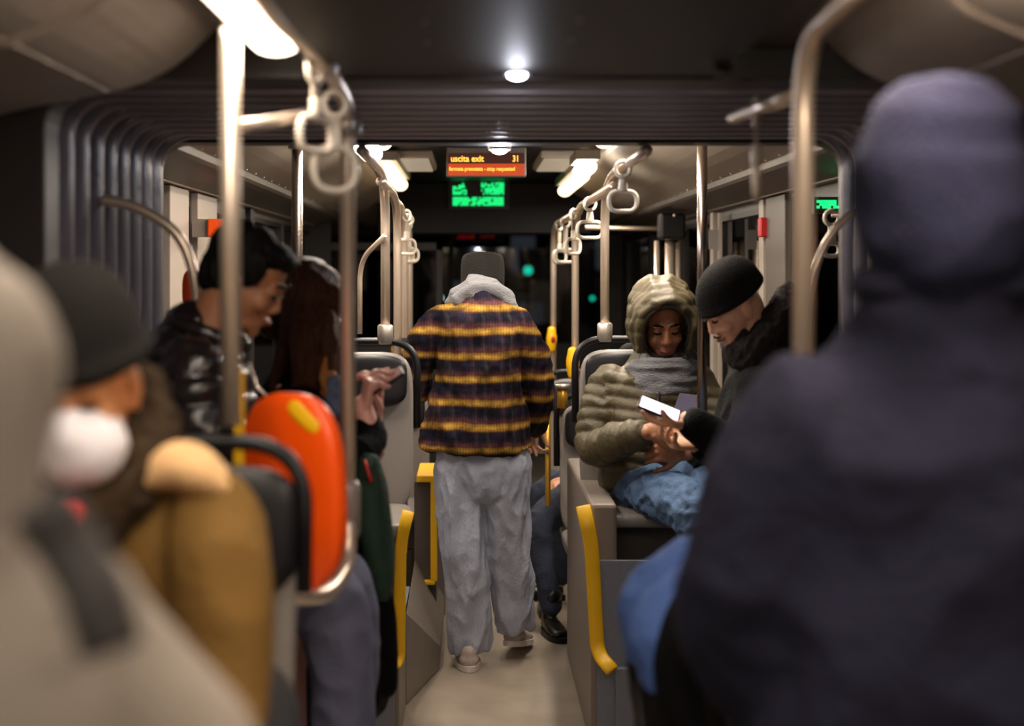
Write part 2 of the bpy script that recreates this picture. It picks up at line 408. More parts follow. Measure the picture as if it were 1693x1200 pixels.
# --- rounded portal rings and pleated bellows
def rrect(x0, x1, z1, r, n=8, z0=0.0):
    pts = [(x0, z0)]
    for k in range(n+1):
        a = math.pi-k*math.pi/2/n; pts.append((x0+r+r*math.cos(a), z1-r+r*math.sin(a)))
    for k in range(n+1):
        a = math.pi/2-k*math.pi/2/n; pts.append((x1-r+r*math.cos(a), z1-r+r*math.sin(a)))
    pts.append((x1, z0)); return pts
def portal(name, x0, top, r, y0, y1, xo=-1.2, zo=2.25):
    ins = rrect(x0, mir(x0), top, r); out = [(xo, 0)]+[(xo, zo)]*9+[(mir(xo), zo)]*9+[(mir(xo), 0)]
    bm = NB(); n = len(ins)
    I0 = [bm.verts.new((x, y0, z)) for x, z in ins]; I1 = [bm.verts.new((x, y1, z)) for x, z in ins]
    O0 = [bm.verts.new((x, y0, z)) for x, z in out]; O1 = [bm.verts.new((x, y1, z)) for x, z in out]
    for i in range(n-1):
        for q in ((I0[i], I0[i+1], O0[i+1], O0[i]), (I1[i], O1[i], O1[i+1], I1[i+1]), (I0[i], I1[i], I1[i+1], I0[i+1]), (O0[i], O0[i+1], O1[i+1], O1[i])):
            try: bm.faces.new(q)
            except ValueError: pass
    bmesh.ops.remove_doubles(bm, verts=bm.verts[:], dist=1e-5)
    return struct(name, bm, frame_blk, bevel=.004)
portal('trim_6', -.83, 1.925, .10, 2.765, 2.86)
portal('trim_7', -.885, 1.912, .075, 3.98, 4.08)
bm = NB(); ys = []; NP = 9; Y0, Y1 = 2.86, 3.98
base = rrect(-.90, mir(-.90), 1.967, .13, 12)
# normals of the path point inwards
c = V(XC, 0, .9); rows = []
for k in range(NP*8+1):
    t = k/(NP*8); y = Y0+(Y1-Y0)*t; off = .040*abs(math.sin(math.pi*NP*t))**.8
    row = []
    for i, (x, z) in enumerate(base):
        nx = 1 if x < XC-.7 else (-1 if x > XC+.7 else 0); nz = -1 if z > 1.82 else 0
        if nx and nz:
            ccx = -.90+.13 if x < XC else mir(-.90)-.13; ccz = 1.967-.13
            v = V(ccx-x, 0, ccz-z); v.normalize(); nx, nz = v.x, v.z
        row.append(bm.verts.new((x+nx*off, y, z+nz*off)))
    rows.append(row)
for a, b in zip(rows, rows[1:]):
    for i in range(len(a)-1): bm.faces.new((a[i], a[i+1], b[i+1], b[i]))
bel = thing('gangway_bellows', 'grey pleated rubber bellows joining the two bus sections', 'bellows', (XC, 3.42, 0))
root = bel; bel = obj('folded_wall', bm, rubber, root, True)
rib = None
for k in range(NP+1):          # pale metal profile on each fold, drawn in for light caught by the pleats
    yy = Y0+(Y1-Y0)*min(max(k, .12), NP-.12)/NP
    if rib is None:
        ins_ = rrect(-.893, mir(-.893), 1.956, .125, 12)
        rib = obj('fold_highlight_profile', tube(NB(), [(x, yy, z) for x, z in ins_], .0065, 8), bellow_hilite, root, True); y_first = yy
    else:
        r2 = rib.copy(); COL.objects.link(r2); r2.parent = root; r2.location = (0, yy-y_first, 0)
for k in range(NP):            # and a thinner pale stripe of caught light on every ridge
    yy = Y0+(Y1-Y0)*(k+.5)/NP
    if k == 0:
        ins_ = rrect(-.857, mir(-.857), 1.921, .09, 12)
        rd = obj('ridge_highlight_piping', tube(NB(), [(x, yy, z) for x, z in ins_], .0045, 8), bellow_hilite, root, True); y_first = yy
    else:
        r2 = rd.copy(); COL.objects.link(r2); r2.parent = root; r2.location = (0, yy-y_first, 0)
md = bel.modifiers.new('thick', 'SOLIDIFY'); md.thickness = .006; md.offset = 1
struct('trim_8', cyl(NB(), (XC, 3.42, .0), (XC, 3.42, .006), .62, seg=48), steel_dk)   # turntable plate
# --- far section
FY = 4.08
struct('ceiling.001', box(NB(), WL, WR, FY, 12.2, 2.14, 2.18), ceil_dk)
proff = [(-.42, 2.13), (-.46, 2.09), (-.56, 2.03), (-.70, 1.97), (-.85, 1.93)]
lowf = [(-.85, 1.93), (-.87, 1.90), (-1.0, 1.885), (-1.10, 1.86)]
for f, a, b in ((lambda x: x, 9, 10), (mir, 11, 12)):
    d = struct('trim_%d' % a, prism(NB(), cov(proff, f, 2.14), 'y', FY+.002, 12), duct_far)
    for k in range(16):
        struct('rivet', ball(NB(), (f(-.84), 4.2+k*.22, 1.933), (.005, .005, .004), u=8, v=6), steel, d, True)
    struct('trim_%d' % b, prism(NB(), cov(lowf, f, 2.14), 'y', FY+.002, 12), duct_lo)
winsL = [(4.2, 5.05), (5.40, 5.55), (6.0, 6.9), (7.0, 8.2), (8.3, 9.6), (9.7, 11.6)]
winsR = [(4.2, 5.55), (6.15, 7.3), (7.4, 8.6), (8.7, 10.0), (10.1, 11.6)]
side_wall('wall_left.001', WL, -1, FY, 12.2, winsL, z1=1.83); side_wall('wall_right.001', WR, 1, FY, 12.2, winsR, z1=1.83)
for a, b in winsL: window(WL, -1, a, b, z1=1.83)
for a, b in winsR: window(WR, 1, a, b, z1=1.83)
# pale pillars by the door openings
pn = 13
for (x, s, a, b, m_) in ((WL, 1, 5.05, 5.38, pillar_m), (WL, 1, 5.56, 5.98, pillar_m), (WL, 1, 6.9, 7.0, frame_blk), (WR, -1, 5.62, 5.98, wall_m), (WR, -1, 6.04, 6.13, pillar_m), (WR, -1, 7.3, 7.38, pillar_m)):
    xa, xb = sorted((x, x+s*.03)); struct('trim_%d' % pn, box(NB(), xa, xb, a, b, .3, 1.86), m_, bevel=.004); pn += 1
for f in (lambda x: x, mir):                                    # pale coving strip above the windows
    xa, xb = sorted((f(-1.10), f(-1.06))); struct('trim_%d' % pn, box(NB(), xa, xb, FY+.01, 12, 1.865, 1.885), pillar_m); pn += 1
# front of the bus: windscreen bulkhead
bm = NB(); box(bm, WL, WR, 12.0, 12.1, 0, .95); box(bm, WL, WR, 12.0, 12.1, 1.86, 2.14)
box(bm, WL, WL+.12, 12.0, 12.1, .95, 1.86); box(bm, WR-.12, WR, 12.0, 12.1, .95, 1.86); box(bm, XC-.28, XC-.24, 12.0, 12.1, .95, 1.86)
struct('wall_front', bm, frame_blk)
struct('window_90', box(NB(), WL+.12, WR-.12, 12.04, 12.05, .95, 1.86), gl)
# driver's partition (dark)
bm = NB(); box(bm, WL, -.20, 9.6, 9.66, 0, 1.05); box(bm, WL, -.95, 9.6, 9.66, 1.05, 2.1); box(bm, -.24, -.20, 9.6, 9.66, 1.05, 1.75); box(bm, -.95, -.20, 9.6, 9.66, 1.70, 1.75)
struct('trim_30', bm, frame_blk)
struct('trim_31', box(NB(), -.62, mir(-.62), 9.3, 9.5, 1.80, 2.14), ceil_dk, bevel=.01)      # dark header the reflected green sign sits on
# podiums, screens, yellow edging
pod_l = struct('trim_32', box(NB(), WL, -.25, 4.55, 5.75, 0, .28), panel_bl)
pod_r = struct('trim_33', box(NB(), .46, WR, 4.55, 5.75, 0, .28), panel_bl)
struct('trim_34', box(NB(), WL, -.30, 1.5, 2.75, 0, .34), panel_bl); struct('trim_35', box(NB(), .42, WR, 1.9, 2.75, 0, .34), panel_bl)
def screen(name, x0, x1, y0, y1, ztop, ledge=0):
    return struct(name, box(NB(), x0, x1, y0, y1, 0, ztop), panel_m, bevel=.012)
screen('trim_36', -.345, -.235, 4.60, 5.08, .74); screen('trim_37', .385, .47, 4.60, 5.75, .80)
struct('trim_38', box(NB(), -.349, -.262, 4.585, 4.60, 0.02, .66), panel_bl); struct('trim_39', box(NB(), .405, .60, 4.585, 4.60, .0, .62), panel_bl)
def flat_strip(name, pts, wx, wy, m, label, cat, group=None):
    bm = NB(); tube(bm, fillet(pts, .05, 8), wy, 12, flat=wx/wy); return single(name, bm, m, label, cat, True, group=group)
flat_strip('edge_guard', [P(675, 845, 4.57), P(662, 900, 4.57), P(660, 1096, 4.57), P(640, 1104, 4.50)], .019, .008, yellow, 'tall yellow edge guard on the left aisle screen below the grey seat', 'edge guard')
flat_strip('edge_guard', [P(964, 836, 4.57), P(978, 900, 4.57), P(988, 1080, 4.57), P(1012, 1108, 4.50)], .023, .008, yellow, 'tall yellow edge guard on the right aisle screen beneath the hooded man', 'edge guard')
# cover box reaching into the aisle on the left (sloping top)
bm = NB(); v = [bm.verts.new(p) for p in ((-.235, 5.08, 0), (-.125, 5.55, 0), (-.125, 6.4, 0), (-.245, 6.4, 0), (-.235, 5.09, .33), (-.125, 5.56, .09), (-.125, 6.4, .09), (-.245, 6.4, .33))]
for f in ((0, 1, 5, 4), (1, 2, 6, 5), (2, 3, 7, 6), (3, 0, 4, 7), (4, 5, 6, 7), (3, 2, 1, 0)): bm.faces.new([v[i] for i in f])
struct('trim_40', bm, panel_m, bevel=.006)
struct('trim_41', box(NB(), -.16, -.118, 6.42, 7.6, 0, .62), pillar_m, bevel=.008)
# far left box with yellow edges
g = thing('partition_box', 'dark grey partition box with yellow edges left of the walking person', 'partition', (-.2, 6.1, 0))
obj('side_panel', box(NB(), -.245, -.15, 6.05, 6.4, .09, .66), duct_lo, g, bevel=.006)
obj('top_edge', box(NB(), -.235, -.15, 6.02, 6.42, .66, .69), yellow, g, bevel=.006)
obj('front_edge', box(NB(), -.175, -.147, 6.02, 6.05, .24, .665), yellow, g, bevel=.005)
obj('lower_edge', box(NB(), -.245, -.155, 6.02, 6.05, .225, .245), yellow, g, bevel=.005)
# --------------------------------------------------------------- ceiling lamps
def area(t, c, sx, sy, pw, col=(1, .875, .745)):
    l = bpy.data.lights.new('lamp_light', 'AREA'); l.shape = 'RECTANGLE'; l.size = sx; l.size_y = sy; l.energy = pw; l.color = col
    o = bpy.data.objects.new('lamp_light', l); COL.objects.link(o); o.parent = t; o.location = Vector(c)-wloc(t)
def strip_lamp(label, x0, x1, y0, y1, z, m, cat='ceiling light', group=None, pw=5.8):
    t = thing('ceiling_light', label, cat, ((x0+x1)/2, (y0+y1)/2, z), group)
    obj('housing', box(NB(), x0-.008, x1+.008, y0-.01, y1+.01, z+.002, z+.02), duct_far, t, bevel=.004)
    bm = NB(); cx = (x0+x1)/2; r = (x1-x0)/2
    prism(bm, [(cx+r*math.cos(a), z+.002-.5*r*math.sin(a)) for a in [math.pi*k/8 for k in range(9)]], 'y', y0, y1)
    obj('diffuser', bm, m, t)
    area(t, (cx, (y0+y1)/2, z-.5*r-.004), x1-x0, y1-y0, pw*(y1-y0)); return t
strip_lamp('bright strip light running along the upper left ceiling of the near section', -.405, -.315, .9, 2.62, 1.968, lamp_warm)
strip_lamp('unseen strip light added above the navy hat, just past the frame edge', mir(-.315), mir(-.405), .9, 1.95, 1.968, lamp_boost, pw=8)
strip_lamp('strip light over the left rear seats behind the viewer', -.405, -.315, -1.4, .6, 1.968, lamp_warm)
strip_lamp('strip light over the right rear seats behind the viewer', mir(-.315), mir(-.405), -1.4, .6, 1.968, lamp_warm)
def far_lamp(label, x, y0, y1, z, m=lamp_far, pw=14):
    t = thing('ceiling_light', label, 'ceiling light', (x, (y0+y1)/2, z))
    obj('housing', box(NB(), x-.055, x+.055, y0, y1, z+.03, z+.075), duct_far, t, bevel=.006)
    bm = NB(); loft(bm, [((x, y0+.03, z), .042, .036), ((x, y1-.03, z), .042, .036)], cap=.5)
    obj('diffuser', bm, m, t, True)
    area(t, (x, (y0+y1)/2, z-.04), .08, y1-y0, pw*(y1-y0)); return t
far_lamp('white glowing lamp on the left ceiling just beyond the bellows', -.372, 4.95, 5.3, 1.99)
far_lamp('white glowing lamp at the right ceiling edge above the hanging straps', .515, 6.3, 6.7, 2.02)
far_lamp('dim tube lamp along the right cove far ahead', .56, 7.2, 8.6, 2.04, lamp_dim)
far_lamp('dim tube lamp along the left cove far ahead', -.40, 6.6, 8.0, 2.04, lamp_dim)
far_lamp('hidden tube lamp over the right cove just beyond the bellows', .545, 4.3, 5.9, 2.095, lamp_dim, 22)
far_lamp('hidden tube lamp over the left cove just beyond the bellows', -.375, 4.3, 4.9, 2.095, lamp_dim, 22)
far_lamp('hidden tube lamp over the left cove, second in line', -.375, 5.4, 6.0, 2.095, lamp_dim, 22)
def spot(label, x, y, z, r=.024, pw=.5):
    t = thing('ceiling_spotlight', label, 'spotlight', (x, y, z))
    obj('bezel', cyl(NB(), (x, y, z+.014), (x, y, z-.004), r*1.5, r*1.35), steel_dk, t)
    bm = NB(); ball(bm, (x, y, z-.004), (r, r, r*.5)); obj('lens', bm, lamp_cool, t, True)
    l = bpy.data.lights.new('lamp_light', 'POINT'); l.energy = pw; l.shadow_soft_size = .02; l.color = (.86, .88, 1)
    o = bpy.data.objects.new('lamp_light', l); COL.objects.link(o); o.parent = t; o.location = (0, 0, -.045)
    return t
spot('small round spotlight at the rear edge of the dark ceiling panel', .086, 2.70, 1.929, .018)
s2 = spot('small dazzling spotlight just above the orange display board', .083, 4.24, 1.918, .024, 4)
obj('stem', cyl(NB(), (.083, 4.24, 2.14), (.083, 4.24, 1.93), .02), frame_blk, s2)
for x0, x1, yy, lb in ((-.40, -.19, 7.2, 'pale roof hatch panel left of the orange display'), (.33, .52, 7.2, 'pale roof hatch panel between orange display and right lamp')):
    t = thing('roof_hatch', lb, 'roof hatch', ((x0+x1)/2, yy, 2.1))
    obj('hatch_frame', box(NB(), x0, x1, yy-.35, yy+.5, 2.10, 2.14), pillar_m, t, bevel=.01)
    obj('hatch_panel', box(NB(), x0+.02, x1-.02, yy-.33, yy+.48, 2.093, 2.10), hatch_glow, t)
kb = thing('ceiling_sensor', 'small round dark sensor at the right end of the ceiling edge', 'sensor', P(1195, 108, 2.6))
ball_c = P(1195, 108, 2.6)
obj('dome', ball(NB(), ball_c, (.02, .02, .016)), ceil_dk, kb, True)
obj('bracket', box(NB(), ball_c.x-.02, ball_c.x+.02, 2.585, 2.615, ball_c.z, 1.932), frame_blk, kb)
# --------------------------------------------------------------- display boards
t = thing('display_board', 'orange LED next-stop display hanging from the ceiling ahead', 'display', (.07, 6.5, 2.0))
a, b = P(738, 243, 6.5), P(870, 292, 6.5)
obj('casing', box(NB(), a.x, b.x, 6.5, 6.58, b.z, a.z), shell_m, t, bevel=.006)
obj('mount', box(NB(), -.02, .16, 6.51, 6.57, a.z, 2.14), frame_blk, t)
a, b = P(741, 253, 6.495), P(867, 270.5, 6.495); obj('upper_line', box(NB(), a.x, b.x, 6.494, 6.5, b.z, a.z), led_bg0, t)
a, b = P(741, 270.5, 6.495), P(867, 290, 6.495); obj('lower_line', box(NB(), a.x, b.x, 6.494, 6.5, b.z, a.z), led_bg, t)
text_obj('upper_text', 'uscita exit', led_or, t, P(745, 267, 6.49), .040, sx=.92)
text_obj('number_text', '31', led_or, t, P(847, 267, 6.49), .040, sx=.8)
text_obj('lower_text', 'fermata prenotata - stop requested', led_or, t, P(742.5, 282, 6.49), .0245, sx=.86)
t = thing('display_board', 'green LED sign reflected in the windscreen, built as a board below the orange display', 'display', (.05, 9.2, 1.98))  # windscreen reflection of a sign, drawn as a glowing board
a, b = P(742, 298, 9.26), P(842, 346, 9.26); obj('casing', box(NB(), a.x, b.x, 9.24, 9.30, b.z, a.z), frame_blk, t)
bm = NB(); rr = random.Random(3)
def leds(bm, x0, x1, y0, y1, Y, p=.7, st=2.9):
    x = x0
    while x < x1:
        y = y0
        while y < y1:
            if rr.random() < p: q = P(x, y, Y); box(bm, q.x-.0048, q.x+.0048, Y, Y+.004, q.z-.0048, q.z+.0048)
            y += st
        x += st
leds(bm, 750, 772, 309, 322, 9.235, .75); leds(bm, 760, 768, 304, 309, 9.235, .6); leds(bm, 797, 833, 303, 322, 9.235, .8); leds(bm, 750, 834, 327, 340, 9.235, .85)
obj('led_dots', bm, led_gr, t)
t = thing('red_windscreen_reflection', 'dim red reflection in the windscreen ahead, built as lit blocks', 'indicator', P(790, 385, 11.9))  # red windscreen reflection, drawn as glowing blocks on a casing
a, b = P(745, 370, 11.9), P(835, 400, 11.9); obj('casing', box(NB(), a.x, b.x, 11.93, 11.97, b.z, a.z), frame_blk, t)
bm = NB(); leds(bm, 757, 784, 377, 396, 11.92, .9, 3.2); obj('reflected_block', bm, refl_red, t)
bm = NB(); leds(bm, 797, 816, 377, 392, 11.92, .7, 3.6); obj('reflected_block', bm, refl_red, t)
t = thing('door_indicator', 'small green indicator over the right doorway', 'indicator', (WR-.05, 5.1, 1.8))
a, b = P(1352, 331, 4.85), P(1390, 348, 4.85)
obj('casing', box(NB(), a.x-.01, b.x+.01, 4.86, 4.9, b.z-.01, a.z+.012), frame_blk, t)
obj('bracket', box(NB(), b.x, WR, 4.87, 4.89, a.z-.02, a.z), frame_blk, t)
bm = NB(); leds(bm, 1353, 1390, 333, 346, 4.852, .8, 4.6); obj('led_dots', bm, led_gr, t)
# --------------------------------------------------------------- handrails
R_ = .0168
def rail(label, pts, r=R_, clamps=(), name='handrail', rad=.09, base=None, m=None):
    t = thing(name, label, 'handrail', base or tuple(pts[0]))
    obj('tube', tube(NB(), fillet(pts, rad, 9), r, 18), m or steel, t, True)
    for c, ax, L in clamps:
        d = Vector(ax).normalized(); c = Vector(c)
        obj('clamp', tube(NB(), [c-d*L/2, c-d*L*.42, c+d*L*.42, c+d*L/2], [r*1.35, r*1.7, r*1.7, r*1.35], 16), steel_dk, t, True)
    return t
X1 = P(381, 0, 2.3).x; zl = P(381, 703, 2.3).z
rail('thick vertical pole at left, nearest the viewer', [(X1, 2.3, zl), (X1, 2.3, 2.0)], clamps=[((X1, 2.3, 1.975), (0, 0, 1), .03)])
X2 = P(575, 0, 3.0).x
j = P(576, 842, 3.0)
rail('left pole bending to a ceiling rail beside the orange backrest', [(X2, 3.0, j.z), (X2, 3.0, 1.905), (X2-.01, 2.62, 1.945), (X2-.035, 2.2, 1.94), (X2-.035, .6, 1.94)],
     clamps=[((X2-.012, 2.62, 1.940), (0, 1, 0), .07), ((X2, 3.0, 1.86), (0, 0, 1), .05)])
for yy in (2.55, 1.2): 
    single('rail_bracket', cyl(NB(), (X2-.02, yy, 1.967), (X2-.02, yy, 1.986), .016), steel_dk, 'steel bracket fixing the upper left rail to the ceiling, near the straps' if yy > 2 else 'steel bracket on the upper left rail, beyond the top of the frame', 'bracket', True)
rail('short cross bar from the nearest left pole to the hanging straps', [P(392, 209, 2.32), P(440, 203, 2.45), P(506, 190, 2.66)], r=.011, rad=.05)
X3 = P(1328, 0, 2.3).x; zr = .95
rail('thick pole at right beside the navy hat, bending into the ceiling', [(X3, 2.3, zr), (X3, 2.3, 1.925), (X3+.005, 2.0, 1.945), (X3+.005, .6, 1.945)], r=.0175, clamps=[((X3, 2.3, zr+.02), (0, 0, 1), .05)], rad=.12)
rail('short bar with a strap reaching from the right pole over the gangway', [(X3, 2.31, 1.842), (X3, 2.92, 1.868)], r=.0125)
# grab bars on the bellows
a = [P(132, 329, 3.3), P(215, 335, 3.3), P(300, 385, 3.3), P(326, 470, 3.3), P(326, 640, 3.3)]
rail('curved grab bar in front of the left bellows', a, r=.0125, rad=.10, clamps=[(P(140, 330, 3.3), (1, 0, 0), .04)])
a = [P(1500, 329, 3.5), P(1405, 345, 3.5), P(1352, 420, 3.5), P(1338, 500, 3.5), P(1336, 700, 3.5)]
rail('curved grab bar between the right pole and the navy hat', a, r=.0095, rad=.10)
# far section rails
def far_rail(px, Y, zb, label, back, zt=1.84, jc=True):
    X = (px-VX)*Y/F
    return rail(label, [(X, Y, zb), (X, Y, zt), (X, Y-.30, zt+.05), (X, back, zt+.05)], r=.0165, rad=.14, clamps=[((X, Y, zb+.035), (0, 0, 1), .07)] if jc else ())
far_rail(637, 5.04, 1.295, 'pole rising from the grab handle of the grey left seat', 3.97)
far_rail(1000, 5.22, 1.295, 'pole rising from the seat handle at the hooded man\'s shoulder', 3.97)
far_rail(951, 6.36, .30, 'second right pole, carrying the larger yellow stop button', 4.65, 1.78)
far_rail(915, 8.0, .30, 'third right pole with the farther yellow stop button', 6.1, 1.76)
far_rail(657, 5.75, .30, 'second pole in the left row, behind the grey seat', 4.7, 1.80, False)
far_rail(668, 6.35, .30, 'third pole in the left row, slim and half hidden', 5.6, 1.78, False)
far_rail(677, 7.4, .30, 'rearmost pole in the left row, next to the strap cluster', 6.3, 1.76, False)
X = P(491, 0, 4.35).x
rail('dark vertical pole behind the black-haired man', [(X, 4.35, .0), (X, 4.35, 1.99)], r=.0165, clamps=[((X, 4.35, 1.95), (0, 0, 1), .05)], m=steel_dim)
X = P(1161, 0, 4.62).x
rail('vertical pole between the hooded man and the beanie man', [(X, 4.62, P(0, 682, 4.62).z), (X, 4.62, 2.02)], r=.0165, m=steel_dim)
rail('thin bent grab rail beside the grey left seat', [P(595, 552, 5.15), P(595, 430, 5.15), P(636, 390, 5.0)], r=.009, rad=.08)
rail('white horizontal bar behind the right poles', [P(968, 376, 8.4), (WR, 8.4, P(0, 379, 8.4).z)], r=.012)
for px, lb, y0, y1, r in ((1086, 'slim pole behind the hooded man, left one of three', 398, 700, .014), (1107, 'stout bright pole behind the hooded man', 392, 700, .024), (1121, 'slim pole behind the hooded man, right one of three', 400, 700, .014)):
    rail(lb, [P(px, y1, 7.8), P(px, y0, 7.8)], r=r)
t = thing('ticket_validator', 'black ticket machine on top of the stout pole behind the hood', 'ticket machine', P(1112, 380, 7.75))
a, b = P(1092, 352, 7.7), P(1134, 396, 7.7); obj('body', box(NB(), a.x, b.x, 7.7, 7.85, b.z, a.z), black_p, t, bevel=.015)
obj('lamp', ball(NB(), P(1115, 356, 7.69), .009), steel, t, True)
# straps
def strap(label, top, L, w=.105, h=.062, rz=0, group=None, r=.0075):
    t = thing('strap_handle', label, 'strap handle', (0, 0, 0), group)
    obj('rail_clip', tube(NB(), [(.024*math.cos(a), 0, -.004+.024*math.sin(a)) for a in [2*math.pi*k/16 for k in range(16)]], .007, 8, closed=True), chrome_white, t, True)
    obj('webbing', box(NB(), -.012, .012, -.003, .003, -L+h+.012, -.024), web_m, t, bevel=.001)
    bm = NB(); loft(bm, [((0, 0, -L+h+.035), .013, .010), ((0, 0, -L+h+.002), .017, .010)], cap=.3); obj('buckle', bm, chrome_white, t, True)
    pts = fillet([(-w/2, 0, -L+h), (w/2, 0, -L+h), (w/2, 0, -L), (-w/2, 0, -L)], h*.48, 8, closed=True)
    obj('grip_loop', tube(NB(), pts, r, 10, closed=True), chrome_white, t, True)
    t.location = top; t.rotation_euler.z = rz; return t
strap('white strap handle on the left rail, its loop half behind the pole', (X2-.008, 2.80, 1.885), .175, w=.09, h=.085, rz=.5)
strap('strap handle bunched up at the rail bracket at upper left', (X2-.024, 2.60, 1.925), .155, rz=1.1)
strap('strap handle seen edge-on from the right overhead bar', (X3, 2.68, 1.856), .165, rz=1.35)
strap('white strap loop hanging in front of the right cove, above the hooded man', (P(1030, 0, 4.4).x, 4.4, 1.873), .135, rz=.1, w=.088)
gs_ = 'strap handles clustered along the far right rail'
for px, Y, rz, lb in ((948, 6.1, .9, 'upper strap handle of the cluster by the second right pole'), (935, 7.0, .4, 'large strap loop in the cluster left of the second right pole'), (925, 7.5, .8, 'lowest strap loop in the cluster left of the second right pole')):
    strap(lb, ((px-VX)*Y/F, Y, 1.80), .17 if Y < 6.5 else .20, rz=rz, group=gs_)
strap('strap loop just right of the second right pole', (.457, 5.5, 1.818), .135, rz=.3)
gs_ = 'strap handles clustered along the far left rail'
for px, Y, rz, lb in ((672, 6.2, .8, 'upper strap handle of the cluster beside the left poles'), (675, 6.7, .5, 'middle strap handle of the cluster beside the left poles'), (677, 7.3, 1.2, 'lowest strap handle of the cluster beside the left poles')):
    strap(lb, ((px-VX)*Y/F, Y, 1.80), .17 if Y < 6.5 else .2, rz=rz, group=gs_)
rail('slim cross rail above the right doorway', [P(1375, 356, 4.5), (WR, 4.5, P(0, 356, 4.5).z)], r=.006)
strap('small strap loop seen through the curved bar beside the navy hat', P(1375, 358, 4.5), .125, rz=.2, w=.052, h=.04)
# stop buttons
def stop_button(label, px, py, Y):
    c = P(px, py, Y); t = thing('stop_button', label, 'stop button', c)
    bm = NB(); loft(bm, [((c.x, c.y, c.z-.055), .022, .022), ((c.x, c.y, c.z), .03, .03), ((c.x, c.y, c.z+.055), .022, .022)], cap=.8)
    obj('housing', bm, yellow, t, True); obj('push_pad', ball(NB(), (c.x+.006, c.y-.028, c.z), (.012, .006, .02)), redbox, t, True)
stop_button('larger yellow stop button on the second right pole', 947, 600, 6.31)
stop_button('smaller yellow stop button on the third right pole', 912, 561, 7.95)
# brass-coloured fittings on the far right
c = P(930, 655, 6.0); t = thing('rail_joint', 'brass-yellow rail joint beside the second right pole', 'rail joint', c)
obj('sleeve', cyl(NB(), c-V(0, 0, .05), c+V(0, 0, .035), .022), gold_m, t, True); obj('collar', cyl(NB(), c+V(0, 0, .035), c+V(0, 0, .05), .032), steel_dk, t, True)
rail('yellow vertical bar at the walking person\'s right hip', [(P(906, 0, 6.2).x, 6.2, 0), P(906, 655, 6.2)], r=.012, m=gold_m)
rail('small loop-shaped grab handle at the walking person\'s right hip', [P(905, 694, 6.19), P(888, 696, 5.95), P(886, 746, 5.95), P(905, 746, 6.19)], r=.010, rad=.03)
t = thing('hammer_box', 'red emergency hammer box on the pale right doorway pillar', 'hammer box', P(1265, 375, 6.0))
a, b = P(1254, 360, 6.0), P(1275, 392, 6.0); obj('box', box(NB(), a.x, b.x, 5.96, 6.02, b.z, a.z), redbox, t, bevel=.006)
obj('backplate', box(NB(), b.x, WR-.02, 5.98, 6.01, b.z, a.z), frame_blk, t)
t = thing('hammer_box', 'small orange-red box beside the nearest left pole', 'hammer box', P(352, 372, 5.3))
a, b = P(345, 362, 5.5), P(372, 392, 5.5); obj('box', box(NB(), a.x, b.x, 5.47, 5.52, b.z, a.z), orange_m, t, bevel=.006); obj('backplate', box(NB(), WL+.02, a.x, 5.49, 5.52, b.z, a.z), pillar_m, t)
t = thing('notice_plate', 'small pale grey plate right of the middle pole', 'plate', P(1180, 395, 6.6))
a, b = P(1172, 380, 7.0), P(1188, 412, 7.0); obj('plate', box(NB(), a.x, b.x, 7.0, 7.01, b.z, a.z), shell_m, t); obj('post', box(NB(), b.x, b.x+.016, 6.99, 7.02, .28, P(0, 352, 7).z), pillar_m, t)
# --------------------------------------------------------------- seats
def pillow(bm, c, r, e=.45, e2=None, rot=None, u=40, v=24):
    e2 = e2 or e; rows = []
    sg = lambda x, p: math.copysign(abs(x)**p, x); R = rot or Matrix.Identity(3)
    for i in range(1, v):
        ph = -math.pi/2+math.pi*i/v
        rows.append([bm.verts.new(Vector(c)+R @ V(r[0]*sg(math.cos(ph), e)*sg(math.cos(2*math.pi*k/u), e2), r[1]*sg(math.cos(ph), e)*sg(math.sin(2*math.pi*k/u), e2), r[2]*sg(math.sin(ph), e))) for k in range(u)])
    for a, b in zip(rows, rows[1:]):
        for k in range(u): bm.faces.new((a[k], a[(k+1) % u], b[(k+1) % u], b[k]))
    bm.faces.new(rows[0][::-1]); bm.faces.new(rows[-1]); return bm
def seat(label, x, y, zb, h, rz=0, w=.21, shell=shell_m, pad=black_p, bh=.56, cat='seat', tilt=.12, group=None, cap_=0):
    """faces the viewer when rz = 0; y is the back edge"""
    t = thing('bus_seat', label, cat, (0, 0, 0), group)
    rt = Matrix.Rotation(-tilt, 3, 'X')
    bm = NB(); pillow(bm, (0, -.21, h-.03), (w, .22, .028), .35); obj('seat_pan', bm, shell, t, True)
    bm = NB(); pillow(bm, V(0, .02, h+bh/2-.04), (w, .022, bh/2), .35, rot=rt); obj('backrest', bm, shell, t, True)
    bm = NB(); pillow(bm, V(0, -.005 if not cap_ else .01, h+bh-.14), (w*.9, .024, .09) if not cap_ else (w+.006, .036, cap_), .45, rot=rt); obj('head_pad', bm, pad, t, True)
    zt = h+bh-.06
    pts = fillet([(-w-.012, .03, h+bh*.45), (-w-.012, .06, zt+.055), (w+.012, .06, zt+.055), (w+.012, .03, h+bh*.45)], .11, 10)
    obj('grab_handle', tube(NB(), pts, .013, 12), black_p, t, True)
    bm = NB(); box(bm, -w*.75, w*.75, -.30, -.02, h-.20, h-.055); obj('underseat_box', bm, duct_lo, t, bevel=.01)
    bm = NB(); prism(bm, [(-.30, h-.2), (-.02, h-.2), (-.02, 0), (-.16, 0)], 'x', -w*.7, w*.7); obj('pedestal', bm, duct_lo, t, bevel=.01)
    t.location = (x, y, zb); t.rotation_euler.z = rz; return t
sL = seat('empty grey bus seat left of the walking person, phone held before it', -.415, 4.98, .28, .47)
sR = seat('grey bus seat under the hooded man in the olive jacket', .60, 5.16, .28, .47)
